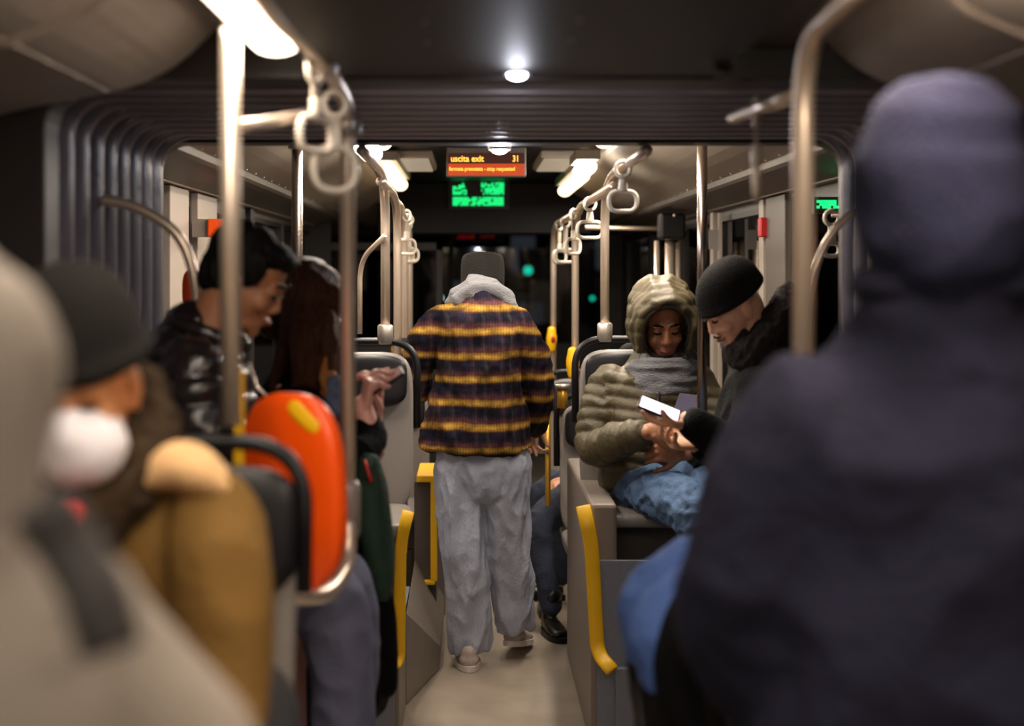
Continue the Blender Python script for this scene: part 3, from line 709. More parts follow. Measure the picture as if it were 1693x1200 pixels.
seat('dark-handled seat on the right just behind the hooded man\'s seat', .585, 6.05, 0, .47)
dup(sL, (0, 1.9, -.28), 'grey seat farther ahead in the left row', None)
dup(sR, (0, 2.3, -.28), 'grey seat farther ahead in the right row', None)
sN = seat('grey seat with black grab handle behind the masked woman', -.475, 2.24, .34, .50, w=.195, pad=black_p, bh=.44, cap_=.105)
# orange seat (its back towards us)
t = thing('orange_bus_seat', 'bus seat with a bright orange backrest at lower left', 'seat', (-.40, 2.8, .34))
rz = Matrix.Rotation(math.radians(-28), 3, 'Z')
c = P(484, 812, 2.75)
bm = NB(); pillow(bm, c, (.118, .032, .192), .72, .6, rot=rz @ Matrix.Rotation(.05, 3, 'X')); bk = obj('backrest', bm, orange_m, t, True)
bm = NB(); pillow(bm, c+rz @ V(.046, -.024, .148), (.044, .010, .018), .7, rot=rz @ Matrix.Rotation(.62, 3, 'Y') @ Matrix.Rotation(-.25, 3, 'X')); obj('label', bm, yellow, bk, True, label='yellow patch')  # yellow patch at the upper right of the orange back
bm = NB(); pillow(bm, (-.60, 3.02, .79), (.16, .2, .03), .4); obj('seat_pan', bm, black_p, t, True)
pts = fillet([j, P(578, 930, 2.95), P(545, 985, 2.8), P(497, 988, 2.66), P(455, 975, 2.6)], .07, 8)
obj('frame_tube', tube(NB(), pts, .0155, 14), steel, t, True)
obj('tube_joint', tube(NB(), [P(576, 890, 3.0), P(576, 880, 3.0), P(576, 805, 3.0), P(576, 795, 3.0)], [.018, .0265, .0265, .019], 16), shell_m, t, True)
obj('pedestal', box(NB(), -.72, -.50, 2.9, 3.1, .0, .77), duct_lo, t, bevel=.01)
single('grab_strip', box(NB(), *sorted((P(387, 0, 2.55).x, P(404, 0, 2.55).x)), 2.54, 2.56, .34, P(0, 612, 2.55).z), yellow, 'yellow strip just right of the nearest left pole, above the orange backrest', 'grab strip', bevel=.004)
# small red headrest seen at the bellows
t = thing('orange_bus_seat', 'dark orange seat top peeking above the black puffer jacket', 'seat', (-.85, 4.5, .28))
bm = NB(); pillow(bm, P(318, 480, 4.4), (.030, .03, .065), .7); obj('backrest', bm, orange_m, t, True)
obj('pedestal', box(NB(), -.93, -.82, 4.4, 4.5, .0, 1.42), duct_lo, t, bevel=.01)
t = thing('orange_bus_seat', 'orange-red seat edge at the far right behind the navy coat', 'seat', (1.05, 2.3, .34))
bm = NB(); pillow(bm, (.98, 2.25, 1.02), (.07, .03, .2), .6); obj('backrest', bm, orange_m, t, True)
obj('pedestal', box(NB(), .92, 1.2, 2.2, 2.3, .34, .85), duct_lo, t, bevel=.01)
# --------------------------------------------------------------- outside
struct('ground', box(NB(), -60, 60, -20, 120, -.62, -.6), asphalt)
def signal(label, px, py, Y, m, r=.13, cat='traffic light'):
    c = P(px, py, Y); t = thing('traffic_light', label, cat, (c.x, Y, -.6))
    obj('post', cyl(NB(), (c.x, Y+.1, -.6), (c.x, Y+.1, c.z+.5), .05), frame_blk, t)
    obj('housing', box(NB(), c.x-.2, c.x+.2, Y-.05, Y+.15, c.z-.3, c.z+.5), frame_blk, t, bevel=.03)
    obj('lens', ball(NB(), (c.x, Y-.06, c.z), (r, .04, r)), m, t, True)
signal('round teal traffic light seen through the windscreen ahead', 873, 447, 32, tl_teal, .10)
signal('small teal light glimpsed between the two right poles', 979, 493, 30, tl_teal, .05)
signal('bright greenish lamp seen left of the hooded man', 1032, 497, 26, tl_white, .03, 'street light')
signal('white lamp at the walking person\'s left shoulder', 728, 492, 32, tl_white, .05, 'street light')
t = thing('building', 'dim building with a few lit windows beyond the windscreen', 'building', (4, 60, -.6))
obj('wall', box(NB(), -14, 26, 60, 66, -.6, 9), facade, t)
for px, py, wd, hg, m in ((865, 420, 40, 60, win_lit), (900, 500, 50, 70, win_lit2), (745, 480, 40, 30, win_lit), (1010, 420, 50, 50, win_lit), (1012, 480, 46, 44, win_lit), (590, 450, 30, 60, win_lit2), (878, 520, 40, 40, win_lit)):
    a, b = P(px-wd/2, py-hg/2, 59.9), P(px+wd/2, py+hg/2, 59.9); f = obj('window', box(NB(), a.x, b.x, 59.9, 60, b.z, a.z), m, t)
# ================================================================ PEOPLE
def frame(fwd, up=(0, 0, 1), roll=0):
    """columns: right, forward (face), up"""
    f = Vector(fwd).normalized(); u = Vector(up); u = (u-f*u.dot(f)).normalized(); r = f.cross(u)
    m = Matrix((r, f, u)).transposed()
    return m @ Matrix.Rotation(roll, 3, 'Y')
def head(bm, c, R, s=1.0, ears=True):
    c = Vector(c)
    def e(p, r): ball(bm, c+R @ (Vector(p)*s), tuple(x*s for x in r), rot=R, u=20, v=14)
    e((0, -.012, .035), (.074, .094, .085)); e((0, .02, -.03), (.064, .07, .08)); e((0, .040, -.085), (.044, .045, .034))
    e((0, .070, -.106), (.019, .017, .015)); e((0, -.035, -.04), (.058, .05, .06))
    for k in (-1, 1):
        e((k*.034, .062, -.032), (.026, .024, .024)); e((k*.030, .0765, .004), (.0155, .013, .010))
        e((k*.026, .082, .022), (.024, .010, .007)); e((k*.010, .090, -.040), (.009, .010, .008))
        if ears: e((k*.077, -.005, -.012), (.010, .020, .031)); e((k*.074, -.002, -.04), (.008, .011, .012))
    loft(bm, [(c+R @ V(0, .080, .012)*s, .008*s, .008*s), (c+R @ V(0, .093, -.015)*s, .009*s, .009*s), (c+R @ V(0, .101, -.036)*s, .012*s, .009*s)], side=R.col[0], n=2)
    e((0, .086, -.064), (.024, .011, .006)); e((0, .084, -.076), (.019, .011, .0065))
def hand(bm, W, fwd, pn, thumb=1, curl=.5, s=1.0, spread=.06, tc=.4):
    """W wrist, fwd direction of the fingers, pn direction the palm faces, thumb = +1/-1 side"""
    W = Vector(W); f = Vector(fwd).normalized(); n = Vector(pn); n = (n-f*n.dot(f)).normalized(); x = f.cross(n)*thumb
    loft(bm, [(W-f*.02*s, .026*s, .020*s), (W+f*.02*s, .034*s, .017*s), (W+f*.06*s, .041*s, .015*s), (W+f*.088*s, .040*s, .012*s)], side=x, n=3, cap=.5)
    L = (.070, .080, .074, .058); 
    for i in range(4):
        off = (.031-.0205*i)*s; b = W+f*(.086-(.004 if i in (0, 3) else 0)-.003*i*(i > 1))*s+x*off
        d = (f+x*spread*(1.5-i)).normalized(); cu = curl*(1+.12*i); pts = [(b-d*.015*s, .0098*s)]; p = b; pts.append((b, .0098*s))
        for k, fr in enumerate((.46, .30, .24)):
            a = cu*(1.0, 1.1, .8)[k]; d = (Matrix.Rotation(-a*thumb, 3, x) @ d) if (Matrix.Rotation(-a*thumb, 3, x) @ d).dot(n) > (Matrix.Rotation(a*thumb, 3, x) @ d).dot(n) else (Matrix.Rotation(a*thumb, 3, x) @ d)
            p = p+d*L[i]*fr*s*1.0; pts.append((p, (.0092, .0084, .0072)[k]*s))
        tube_r(bm, pts)
    b = W+f*.028*s+x*.026*s; d = (f*.62+x*.68+n*.35).normalized(); p1 = b+d*.040*s; d2 = (d+f*.5+n*tc-x*.25).normalized(); p2 = p1+d2*.032*s; p3 = p2+(d2+n*tc*.5).normalized()*.024*s
    tube_r(bm, [(b-d*.01*s, .015*s), (b, .0145*s), (p1, .0112*s), (p2, .0100*s), (p3, .0085*s)])
def tube_r(bm, pts):
    for (a, ra), (b, rb) in zip(pts, pts[1:]):
        if (b-a).length < 1e-4: continue
        tube(bm, [a, b], [ra, rb], 12); 
    for a, ra in pts: ball(bm, a, ra, u=12, v=8)
def limb(bm, pts, seg=18, side=(1, 0, 0), n=4, hem=None):
    """pts: (point, radius) or (point, a, b)"""
    loft(bm, [(p[0], p[1], p[2] if len(p) > 2 else p[1]) for p in pts], side, seg, n, cap=.9, cap2=hem)
def shoe(name, heel, toe, parent, m, ms, w=.048, hgt=.075, ankle=None):
    """heel and toe: points on the sole"""
    heel, toe = Vector(heel), Vector(toe); d = (toe-heel).normalized(); up = V(0, 0, 1); up = (up-d*up.dot(d)).normalized(); L = (toe-heel).length; s = d.cross(up)
    bm = NB(); limb(bm, [(heel+d*.035+up*.040, w*.75, .034), (heel+d*L*.3+up*.042, w*.80, .038), (heel+d*L*.6+up*.034, w*.95, .028), (heel+d*L*.86+up*.028, w*.85, .020)], side=s)
    limb(bm, [(heel+d*.05+up*.04, w*.72, .042), (heel+d*.052+up*hgt, w*.70, .046)], side=s)
    o = organic(name, bm, m, parent, .006, 4)
    bm = NB(); rows = []
    for z in (0, .022):
        rows.append([bm.verts.new(heel+up*z+d*(L/2+(L/2+.004)*math.copysign(abs(math.cos(a))**.8, math.cos(a)))+s*(w*(1.02+.10*math.cos(a))*math.sin(a))) for a in [2*math.pi*k/28 for k in range(28)]])
    bm.faces.new(rows[0][::-1]); bm.faces.new(rows[1])
    for k in range(28): bm.faces.new((rows[0][k], rows[0][(k+1) % 28], rows[1][(k+1) % 28], rows[1][k]))
    obj('sole', bm, ms, o if False else parent)
    return o
def beanie(bm, c, R, s=1.0, rx=.094, ry=.108, top=.125, low=-.02, slouch=0):
    c = Vector(c); rows = []
    U = 28
    for i in range(13):
        t = i/12; ph = t*math.pi/2
        z = low+(top-low)*math.sin(ph)**1.0 if i else low
        k = math.cos(ph)**.75 if i < 12 else .02
        rows.append([bm.verts.new(c+R @ V(rx*k*math.cos(2*math.pi*j/U)*s, (ry*k*math.sin(2*math.pi*j/U)-.014-slouch*t)*s, z*s)) for j in range(U)])
    for a, b in zip(rows, rows[1:]):
        for j in range(U): bm.faces.new((a[j], a[(j+1) % U], b[(j+1) % U], b[j]))
    bm.faces.new(rows[0][::-1]); bm.faces.new(rows[-1])
def cuff_ring(bm, c, R, rx, ry, z, h=.02, s=1.0, r=.012):
    pts = [Vector(c)+R @ V(rx*math.cos(a)*s, (ry*math.sin(a)-.014)*s, z*s) for a in [2*math.pi*k/28 for k in range(28)]]
    tube(bm, pts, r, 10, closed=True, flat=1)
def seg_axis(*pts, r=.05):
    out = []; s = 0
    for a, b in zip(pts, pts[1:]): out.append((tuple(a), tuple(b), r, s)); s += (Vector(b)-Vector(a)).length
    return out

# ---------------------------------------------------------------- 1 the walking person in the plaid jacket
Y = 5.6
p = thing('person', 'person in navy and yellow plaid jacket and baggy grey jeans walking away down the aisle', 'person', (P(797, 0, Y).x, Y, 0))
q = lambda x, y, d=0: P(x, y, Y+d)
Rh = frame((.05, .8, -.75))
hc = q(798, 462, .20)
bm = NB(); head(bm, hc, Rh, .95)
limb(bm, [(q(797, 560, .05), .06), (q(797, 500, .12), .055), (hc, .05)])
limb(bm, [(q(797, 760), .13, .09), (q(797, 690), .12, .09), (q(797, 600), .15, .10), (q(797, 548), .14, .08)])
for sh, el, wr, hf, th in ((q(722, 548, .02), q(691, 632, .08), q(668, 578, .32), (-.1, .5, -.3), 1), (q(856, 550, .02), q(886, 645, .10), q(878, 700, .30), (-.1, .45, -.7), -1)):
    limb(bm, [(sh, .035), (el, .029), (wr, .024)]); hand(bm, wr, hf, (0, .3, -1), th, .7)
for hp, kn, an in ((q(762, 775), q(768, 900, -.02), q(778, 1060)), (q(835, 775), q(842, 900, .02), q(850, 1040, .12))):
    limb(bm, [(hp, .055), (kn, .036), (an, .027)])
organic('body', bm, skin, p, .0045, 3)
bm = NB()
limb(bm, [(q(798, 475, .16), .088, .105), (q(798, 445, .20), .090, .108), (q(798, 428, .22), .086, .10), (q(798, 423, .22), .082, .09)], hem=.12)
organic('flat_topped_hat', bm, knit_blk, p, .006, 3)
# grey scarf wound round the neck
bm = NB()
def arc(cx, y0, w, h, d, n=14, dx=0): return [q(cx+w*math.cos(a)+dx*math.sin(a), y0-h*math.sin(a), d) for a in [math.pi*k/(n-1) for k in range(n)]]
limb(bm, [(pt, .024, .03) for pt in arc(795, 512, 50, 42, .05)[::2]], side=(0, 1, 0))
limb(bm, [(pt, .022, .03) for pt in arc(799, 505, 44, 28, .0)[::2]], side=(0, 1, 0))
limb(bm, [(q(790, 515, .04), .10, .07), (q(792, 490, .05), .085, .07), (q(793, 474, .10), .075, .06)])
organic('scarf', bm, knit_gry, p, .007, 5, folds(.007, (10, 10, 26), 3))
# jacket
M_ = lambda n: n*Y/F
bm = NB()
limb(bm, [(q(790, 520, .03), M_(60), .10), (q(793, 505, .05), M_(44), .075), (q(793, 545), M_(70), .13)][0:0] or [(q(793, 500, .05), M_(44), .075), (q(793, 518, .03), M_(62), .10), (q(793, 545), M_(70), .135), (q(792, 590), M_(67), .145), (q(790, 640), M_(73), .150), (q(788, 700), M_(88), .160), (q(787, 740, 0), M_(97), .165)], n=5, hem=.12)
limb(bm, [(q(732, 534), .070), (q(704, 566, .02), .068), (q(693, 610, .06), .062), (q(690, 640, .10), .058), (q(674, 604, .22), .052), (q(668, 576, .30), .046)])
limb(bm, [(q(850, 536), .070), (q(873, 575, .02), .070), (q(885, 625, .05), .066), (q(887, 660, .10), .060), (q(882, 700, .24), .052)])
ff = folds(.017, (8, 8, 4), 11); ff2 = folds(.006, (22, 22, 16), 2)
organic('plaid_jacket', bm, plaid_mat(), p, .009, 7, lambda c, n: ff(c, n)+ff2(c, n))
# baggy jeans
bm = NB()
limb(bm, [(q(798, 722), M_(64), .11), (q(798, 760), M_(77), .132), (q(800, 790), M_(78), .13)])
limb(bm, [(q(762, 770), M_(42), .115), (q(762, 830, -.01), M_(40), .105), (q(768, 900, -.02), M_(36), .095), (q(774, 980, -.01), M_(36), .09), (q(776, 1050, 0), M_(34), .082), (q(776, 1074, 0), M_(31), .075)], n=5, hem=.1)
limb(bm, [(q(838, 770), M_(42), .115), (q(838, 830, .01), M_(38), .105), (q(838, 900, .03), M_(36), .095), (q(846, 970, .06), M_(35), .09), (q(851, 1025, .10), M_(31), .08), (q(852, 1042, .1), M_(29), .07)], n=5, hem=.1)
f3 = folds(.020, (11, 11, 3.4), 5); f4 = folds(.007, (24, 24, 10), 9)
organic('baggy_jeans', bm, jeans_gr, p, .007, 4, lambda c, n: f3(c, n)+f4(c, n))
zt = lambda x, y, Y_: (P(x, y, Y_).x, Y_)
shoe('shoe', (P(777, 0, 5.56).x, 5.50, .002), (P(773, 0, 5.8).x-.015, 5.78, .002), p, shoe_w, sole_w, .052)
shoe('shoe', (P(846, 0, 5.7).x-.01, 5.68, .055), (P(862, 0, 5.9).x+.02, 5.94, .004), p, shoe_w, sole_w, .050)

# ---------------------------------------------------------------- 2 seated man in the olive hood
Y = 4.95; q = lambda x, y, d=0: P(x, y, Y+d); M_ = lambda n: n*Y/F
p = thing('person', 'seated man in olive quilted jacket with hood up and grey scarf, looking down', 'person', (P(1075, 0, Y).x, Y, .74))
hc = q(1096, 533, 0); Rh = frame((.02, -1, -.42), roll=.05)
bm = NB(); head(bm, hc, Rh, .98)
limb(bm, [(q(1090, 640, .08), .07), (q(1094, 590, .06), .056), (hc+Rh @ V(0, -.03, -.03), .052)])
limb(bm, [(q(1070, 790, .06), .13, .1), (q(1075, 700, .06), .13, .1), (q(1085, 635, .08), .15, .09)])
arms = ((q(1010, 640, .06), q(985, 735, -.02), q(1068, 716, -.27), (1, -.25, .05), (0, .2, -1), 1), (q(1165, 640, .06), q(1190, 730, -.05), q(1140, 748, -.22), (-1, -.2, .05), (.1, .5, -1), 1))
for sh, el, wr, hf, pn, th in arms:
    limb(bm, [(sh, .036), (el, .030), (wr, .025)])
hand(bm, q(1070, 714, -.27), (1, -.1, .12), (.1, .9, -.3), -1, .55, .95)
hand(bm, q(1132, 748, -.24), (-1, -.1, .10), (-.1, .9, -.3), 1, .5, .95)
for hp, kn, an in ((q(1040, 800, .05), q(1140, 838, -.38), q(1165, 1040, -.30)), (q(1105, 800, .05), q(1205, 830, -.36), q(1225, 1040, -.3))):
    limb(bm, [(hp, .058), (kn, .038), (an, .028)])
organic('body', bm, skin2, p, .0042, 3)
def facebits(p, hc, Rh, s=1, brows=hair_m, eyes=True, lips=True):
    for k in (-1, 1):
        bm = NB(); limb(bm, [(hc+Rh @ V(k*.012, .094, .026)*s, .002, .004), (hc+Rh @ V(k*.028, .092, .031)*s, .003, .005), (hc+Rh @ V(k*.044, .080, .025)*s, .002, .003)]); obj('eyebrow', bm, brows, p, True)
        if eyes:
            bm = NB(); limb(bm, [(hc+Rh @ V(k*.018, .0885, -.001)*s, .0015, .002), (hc+Rh @ V(k*.030, .0905, -.004)*s, .002, .003), (hc+Rh @ V(k*.042, .084, -.001)*s, .0015, .002)]); obj('eyelashes', bm, brows, p, True)
    if lips:
        bm = NB(); limb(bm, [(hc+Rh @ V(-.022, .088, -.069)*s, .002, .002), (hc+Rh @ V(0, .0965, -.069)*s, .006, .006), (hc+Rh @ V(.022, .088, -.069)*s, .002, .002)], side=Rh.col[2]); obj('lips', bm, lip_m, p, True)
lip_m = mat('lips', '8d4a3c', .5)
beard_m = mat('dark_stubble', '2a1c16', .9, 0, .8, 200, .4, 120)
facebits(p, hc, Rh, .98)
bm = NB(); 
limb(bm, [(hc+Rh @ V(-.062, .02, -.05), .010, .018), (hc+Rh @ V(-.045, .055, -.085), .010, .018), (hc+Rh @ V(0, .080, -.103), .014, .016), (hc+Rh @ V(.045, .055, -.085), .010, .018), (hc+Rh @ V(.062, .02, -.05), .010, .018)], side=Rh.col[2])
organic('beard', bm, beard_m, p, .005, 2)
# scarf
bm = NB()
for dy, r in ((0, 1), (22, 1.12), (40, 1.0)):
    n = 12; pts = [q(1094+50*r*math.cos(a), 606+dy+10*math.sin(a)*-1+(8 if math.sin(a) > 0 else 0), .06-.13*math.sin(a)) for a in [2*math.pi*k/n for k in range(n)]]
    tube(bm, [c_ for c_ in fillet(pts, .05, 3, True)], .031, 12, closed=True)
limb(bm, [(q(1095, 602, .05), .09, .075), (q(1095, 638, .05), .11, .09)])
organic('scarf', bm, knit_gry, p, .007, 5, folds(.006, (9, 9, 40), 8))
# hood: thick shell around the head, open towards the face
def hood(name, hc, Rh, m, lin_m, p, disp=None):
    """padded hood: crown behind the face, thick rim bands framing it"""
    bm = NB(); C = Vector(hc)
    ball(bm, C+Rh @ V(0, -.060, .028), (.116, .112, .130), rot=Rh); ball(bm, C+Rh @ V(0, -.062, -.07), (.112, .100, .11), rot=Rh)
    def band(y, rx, zt, zb, r, drop=0.0):
        return [C+Rh @ V(rx*math.sin(a), y-(.035 if math.cos(a) < 0 else 0)*abs(math.cos(a)), (zt if math.cos(a) > 0 else zb)*math.cos(a)+.01) for a in [(-.66+1.32*j/20)*math.pi for j in range(21)]]
    for y, rx, zt, r in ((-.01, .108, .130, .020), (.025, .106, .130, .020), (.058, .102, .124, .020), (.088, .094, .110, .017)):
        tube(bm, band(y, rx, zt, .17, r), r, 10)
    o = organic(name, bm, m, p, .0065, 5, disp)
    bm = NB(); tube(bm, band(.092, .082, .094, .15, 0), .010, 8); obj('hood_lining', bm, lin_m, p, True)
    return o
hood('hood', hc, Rh, olive, olive_rim, p, disp=quilt([(tuple(hc+V(0, 0, .16)), tuple(hc-V(0, 0, .2)), .1, 0)], .048, .0045, folds(.008, (13, 13, 13), 4)))
# quilted jacket
bm = NB(); T1, T0 = q(1085, 625, .08), q(1062, 790, .05)
limb(bm, [(q(1062, 800, .04), M_(72), .155), (q(1066, 750, .04), M_(78), .165), (q(1075, 690, .05), M_(80), .16), (q(1084, 640, .07), M_(84), .14), (q(1088, 612, .09), M_(58), .10)], n=5)
A = [q(1012, 630, .06), q(992, 680, .03), q(982, 735, -.02)]; B = [A[2], q(1020, 728, -.16), q(1068, 716, -.27)]
limb(bm, [(A[0], .075), (A[1], .073), (A[2], .062), (q(1005, 738, -.12), .062), (B[1], .060), (q(1058, 718, -.25), .047)], n=4)
limb(bm, [(q(1155, 630, .06), .07), (q(1185, 690, 0), .068), (q(1192, 735, -.06), .06), (q(1150, 746, -.2), .046)])
sg = [(tuple(T1), tuple(T0), .2, 0)]+seg_axis(*A, r=.07)+seg_axis(*B, r=.06)
organic('quilted_jacket', bm, olive, p, .0070, 4, quilt(sg, .043, .010, folds(.007, (12, 12, 8), 21)))
bm = NB(); tube(bm, [q(1092, 640, -.085), q(1080, 700, -.125), q(1074, 760, -.13)], .005, 8); obj('zip', bm, black_p, p, True)
bm = NB()
limb(bm, [(q(1050, 790, .08), .16, .12), (q(1080, 800, .04), .17, .12)])
limb(bm, [(q(1040, 800, .05), .095, .085), (q(1085, 815, -.16), .092, .09), (q(1142, 842, -.38), .075, .08), (q(1152, 880, -.40), .068, .07), (q(1160, 950, -.36), .062), (q(1165, 1035, -.3), .055)], n=5)
limb(bm, [(q(1105, 800, .05), .09), (q(1155, 808, -.16), .088), (q(1207, 832, -.36), .076), (q(1218, 900, -.38), .066), (q(1225, 1035, -.3), .055)], n=5)
f5 = folds(.011, (16, 16, 16), 31); f6 = folds(.005, (38, 38, 38), 14)
organic('blue_jeans', bm, jeans_bl, p, .0075, 4, lambda c, n: f5(c, n)+f6(c, n))
for x in (1166, 1226): shoe('shoe', (P(x, 0, 4.65).x, 4.70, .282), (P(x, 0, 4.6).x-.01, 4.46 if x < 1200 else 4.47, .282), p, leather, black_p)

# ---------------------------------------------------------------- 3 standing man with black beanie and lit phone
Y = 4.3; q = lambda x, y, d=0: P(x, y, Y+d); M_ = lambda n: n*Y/F
p = thing('person', 'man in charcoal beanie and black coat leaning over his lit phone', 'person', (P(1240, 0, Y).x, Y, 0))
hc = q(1208, 503, 0); Rh = frame((-.86, -.28, -.62), roll=-.05)
bm = NB(); head(bm, hc, Rh, .98)
limb(bm, [(q(1270, 590, .02), .075), (q(1245, 555, .01), .058), (hc+Rh @ V(0, -.04, -.03), .055)])
limb(bm, [(q(1250, 900), .11, .12), (q(1255, 760), .11, .13), (q(1270, 650), .10, .15), (q(1262, 600), .09, .13)])
W = q(1135, 694, -.16)
limb(bm, [(q(1262, 640, -.13), .045), (q(1235, 760, -.18), .038), (W, .027)]); limb(bm, [(q(1262, 640, .13), .045), (q(1225, 765, .10), .038), (q(1150, 735, .05), .027)])
hand(bm, W+V(.006, 0, -.006), (-1, .02, .10), (.1, -.35, 1), -1, .28, 1.0, spread=.03, tc=.7)
hand(bm, q(1150, 735, .05), (-1, -.3, .1), (0, -.3, 1), 1, .6, 1.0)
for hp, kn, an in ((q(1245, 880, -.09), q(1225, 1080, -.1), q(1235, 1270, -.08)), (q(1245, 880, .09), q(1228, 1080, .1), q(1238, 1270, .1))): limb(bm, [(hp, .06), (kn, .04), (an, .03)])
organic('body', bm, skin_lit, p, .0042, 3)
facebits(p, hc, Rh, .98)
bm = NB(); limb(bm, [(hc+Rh @ V(-.055, .03, -.075), .012, .016), (hc+Rh @ V(-.03, .066, -.098), .012, .018), (hc+Rh @ V(0, .078, -.110), .014, .018), (hc+Rh @ V(.03, .066, -.098), .012, .018), (hc+Rh @ V(.055, .03, -.075), .012, .016)], side=Rh.col[2])
limb(bm, [(hc+Rh @ V(-.02, .092, -.056), .004, .004), (hc+Rh @ V(0, .098, -.054), .005, .005), (hc+Rh @ V(.02, .092, -.056), .004, .004)])
organic('beard', bm, beard_m, p, .004, 2)
bm = NB(); beanie(bm, hc, Rh, 1.03, .091, .112, .128, .012, .02); cuff_ring(bm, hc, Rh, .086, .104, .022, s=1.03, r=.011); organic('beanie', bm, knit_blk, p, .006, 5)
bm = NB()
limb(bm, [(q(1248, 1010), .17, .20), (q(1250, 900), .155, .19), (q(1255, 790), .145, .19), (q(1262, 690), .14, .20), (q(1272, 620), .12, .18), (q(1262, 575), .075, .10)], side=(1, 0, 0), n=5)
limb(bm, [(q(1262, 640, -.15), .078), (q(1245, 715, -.19), .072), (q(1222, 752, -.19), .062), (q(1180, 722, -.18), .054), (q(1148, 700, -.17), .048)], n=4)
limb(bm, [(q(1262, 640, .15), .078), (q(1225, 770, .12), .064), (q(1165, 740, .06), .048)], n=4)
f7 = folds(.009, (9, 9, 7), 41)
organic('black_coat', bm, blk_coat, p, .009, 6, f7)
bm = NB()
limb(bm, [(q(1225, 590, -.07), .035, .05), (q(1262, 560, -.08), .045, .05), (q(1292, 515, -.02), .045, .05), (q(1300, 488, .04), .030, .05)])
limb(bm, [(q(1240, 575, .06), .05, .05), (q(1290, 540, .06), .06, .07), (q(1302, 500, .06), .03, .05)])
limb(bm, [(q(1205, 585, -.06), .022, .03), (q(1235, 600, -.10), .035, .03), (q(1275, 600, -.10), .04, .04)])
organic('hood', bm, blk_hood, p, .007, 4, folds(.008, (30, 30, 30), 6))
bm = NB()
for s_ in (-1, 1): limb(bm, [(q(1246, 900, s_*.09), .10), (q(1228, 1080, s_*.1), .075), (q(1236, 1255, s_*.09), .06)])
organic('trousers', bm, blk_trou, p, .009, 4, folds(.006, (12, 12, 8), 2))
for s_ in (-1, 1): shoe('shoe', (P(1262, 0, 4.3).x, 4.3+s_*.09, .002), (P(1262, 0, 4.3).x-.27, 4.3+s_*.10, .002), p, leather, black_p)
def phone(label, c, R, m_body, m_scr, w=.072, h=.15, cat='phone'):
    c = Vector(c); t = thing('smartphone', label, cat, c)
    def plate(x0, x1, y0, y1, z0, z1):
        bm = NB(); box(bm, x0, x1, y0, y1, z0, z1)
        for v in bm.verts: v.co = c+R @ v.co
        return bm
    obj('case', plate(-w/2, w/2, -h/2, h/2, -.004, .004), m_body, t, bevel=.003)
    obj('screen', plate(-w/2+.004, w/2-.004, -h/2+.005, h/2-.005, .004, .0052), m_scr, t); return t
# screen normal = R's third column
def Rn(long_, nrm):
    n = Vector(nrm).normalized(); l = Vector(long_); l = (l-n*l.dot(n)).normalized(); return Matrix((l.cross(n), l, n)).transposed()
phone('phone with a glowing white screen held by the beanie man', q(1090, 677, -.17), Rn((-1, .1, .40), (.30, -.46, .86)), phone_case, screen_w, w=.066, h=.125)
phone('dark purple phone resting against the middle pole by the glowing phone', P(1142, 668, 4.72), Rn((.12, .1, 1), (-.1, -.25, .3)), black_p, phone_case, w=.10, h=.085)

# ---------------------------------------------------------------- 4 near man in navy coat and beanie, back to us
Y = 1.78; q = lambda x, y, d=0: P(x, y, Y+d); M_ = lambda n: n*Y/F
p = thing('person', 'large blurred man in navy beanie and navy coat, back to the viewer', 'person', (P(1560, 0, Y).x, Y+.1, 0))
hc = q(1545, 352, .02); Rh = frame((-.30, .95, -.12))
bm = NB(); head(bm, hc, Rh, 1.05)
limb(bm, [(q(1555, 560, .03), .08), (q(1550, 470, .0), .062), (hc+Rh @ V(0, -.03, -.04), .055)])
limb(bm, [(q(1570, 1250, .05), .15, .11), (q(1565, 900, .05), .15, .10), (q(1560, 720, .05), .15, .09), (q(1558, 640, .04), .09, .07)])
for s_, el, wr in ((-1, q(1240, 1050, .08), q(1345, 1082, .25)), (1, q(1890, 1060, .05), q(1640, 1100, .25))):
    sh = q(1560+s_*250, 660, .04); limb(bm, [(sh, .05), (el, .042), (wr, .03)]); hand(bm, wr, (-s_, .3, .1), (-s_*.3, -.2, -.5), s_, .6)
for s_ in (-1, 1): limb(bm, [(V(.585+s_*.10, 1.83, .95), .09), (V(.585+s_*.11, 1.84, .5), .06), (V(.585+s_*.12, 1.83, .1), .04)])
organic('body', bm, skin2, p, .006, 3)
bm = NB(); 
limb(bm, [(hc+Rh @ V(0, -.016, -.045), .102, .116), (hc+Rh @ V(0, -.016, .0), .108, .122), (hc+Rh @ V(0, -.02, .045), .110, .120), (hc+Rh @ V(0, -.022, .070), .106, .114), (hc+Rh @ V(0, -.025, .082), .102, .110)])
organic('beanie', bm, knit_navy, p, .008, 5, folds(.006, (8, 8, 12), 71))
bm = NB()
limb(bm, [(q(1560, 1500, .06), M_(345), .17), (q(1560, 1200, .06), M_(330), .165), (q(1560, 950, .06), M_(320), .16), (q(1560, 760, .06), M_(315), .155), (q(1562, 650, .06), M_(285), .135), (q(1562, 580, .05), M_(210), .12), (q(1560, 530, .04), M_(150), .105), (q(1558, 470, .03), M_(128), .098), (q(1558, 440, .03), M_(122), .095)], n=5)
limb(bm, [(q(1335, 690, .05), .085, .09), (q(1275, 790, .05), .087), (q(1240, 920, .06), .082), (q(1228, 1050, .08), .080), (q(1262, 1110, .12), .070), (q(1330, 1095, .22), .060)], n=4)
limb(bm, [(q(1790, 690, .05), .085), (q(1860, 900, .05), .08), (q(1880, 1050, .08), .078), (q(1800, 1110, .14), .070), (q(1660, 1100, .22), .056)], n=4)
f8 = folds(.016, (5, 5, 5), 51); f9 = folds(.004, (18, 18, 16), 3)
organic('navy_coat', bm, navy_coat, p, .012, 7, lambda c, n: f8(c, n)+f9(c, n))
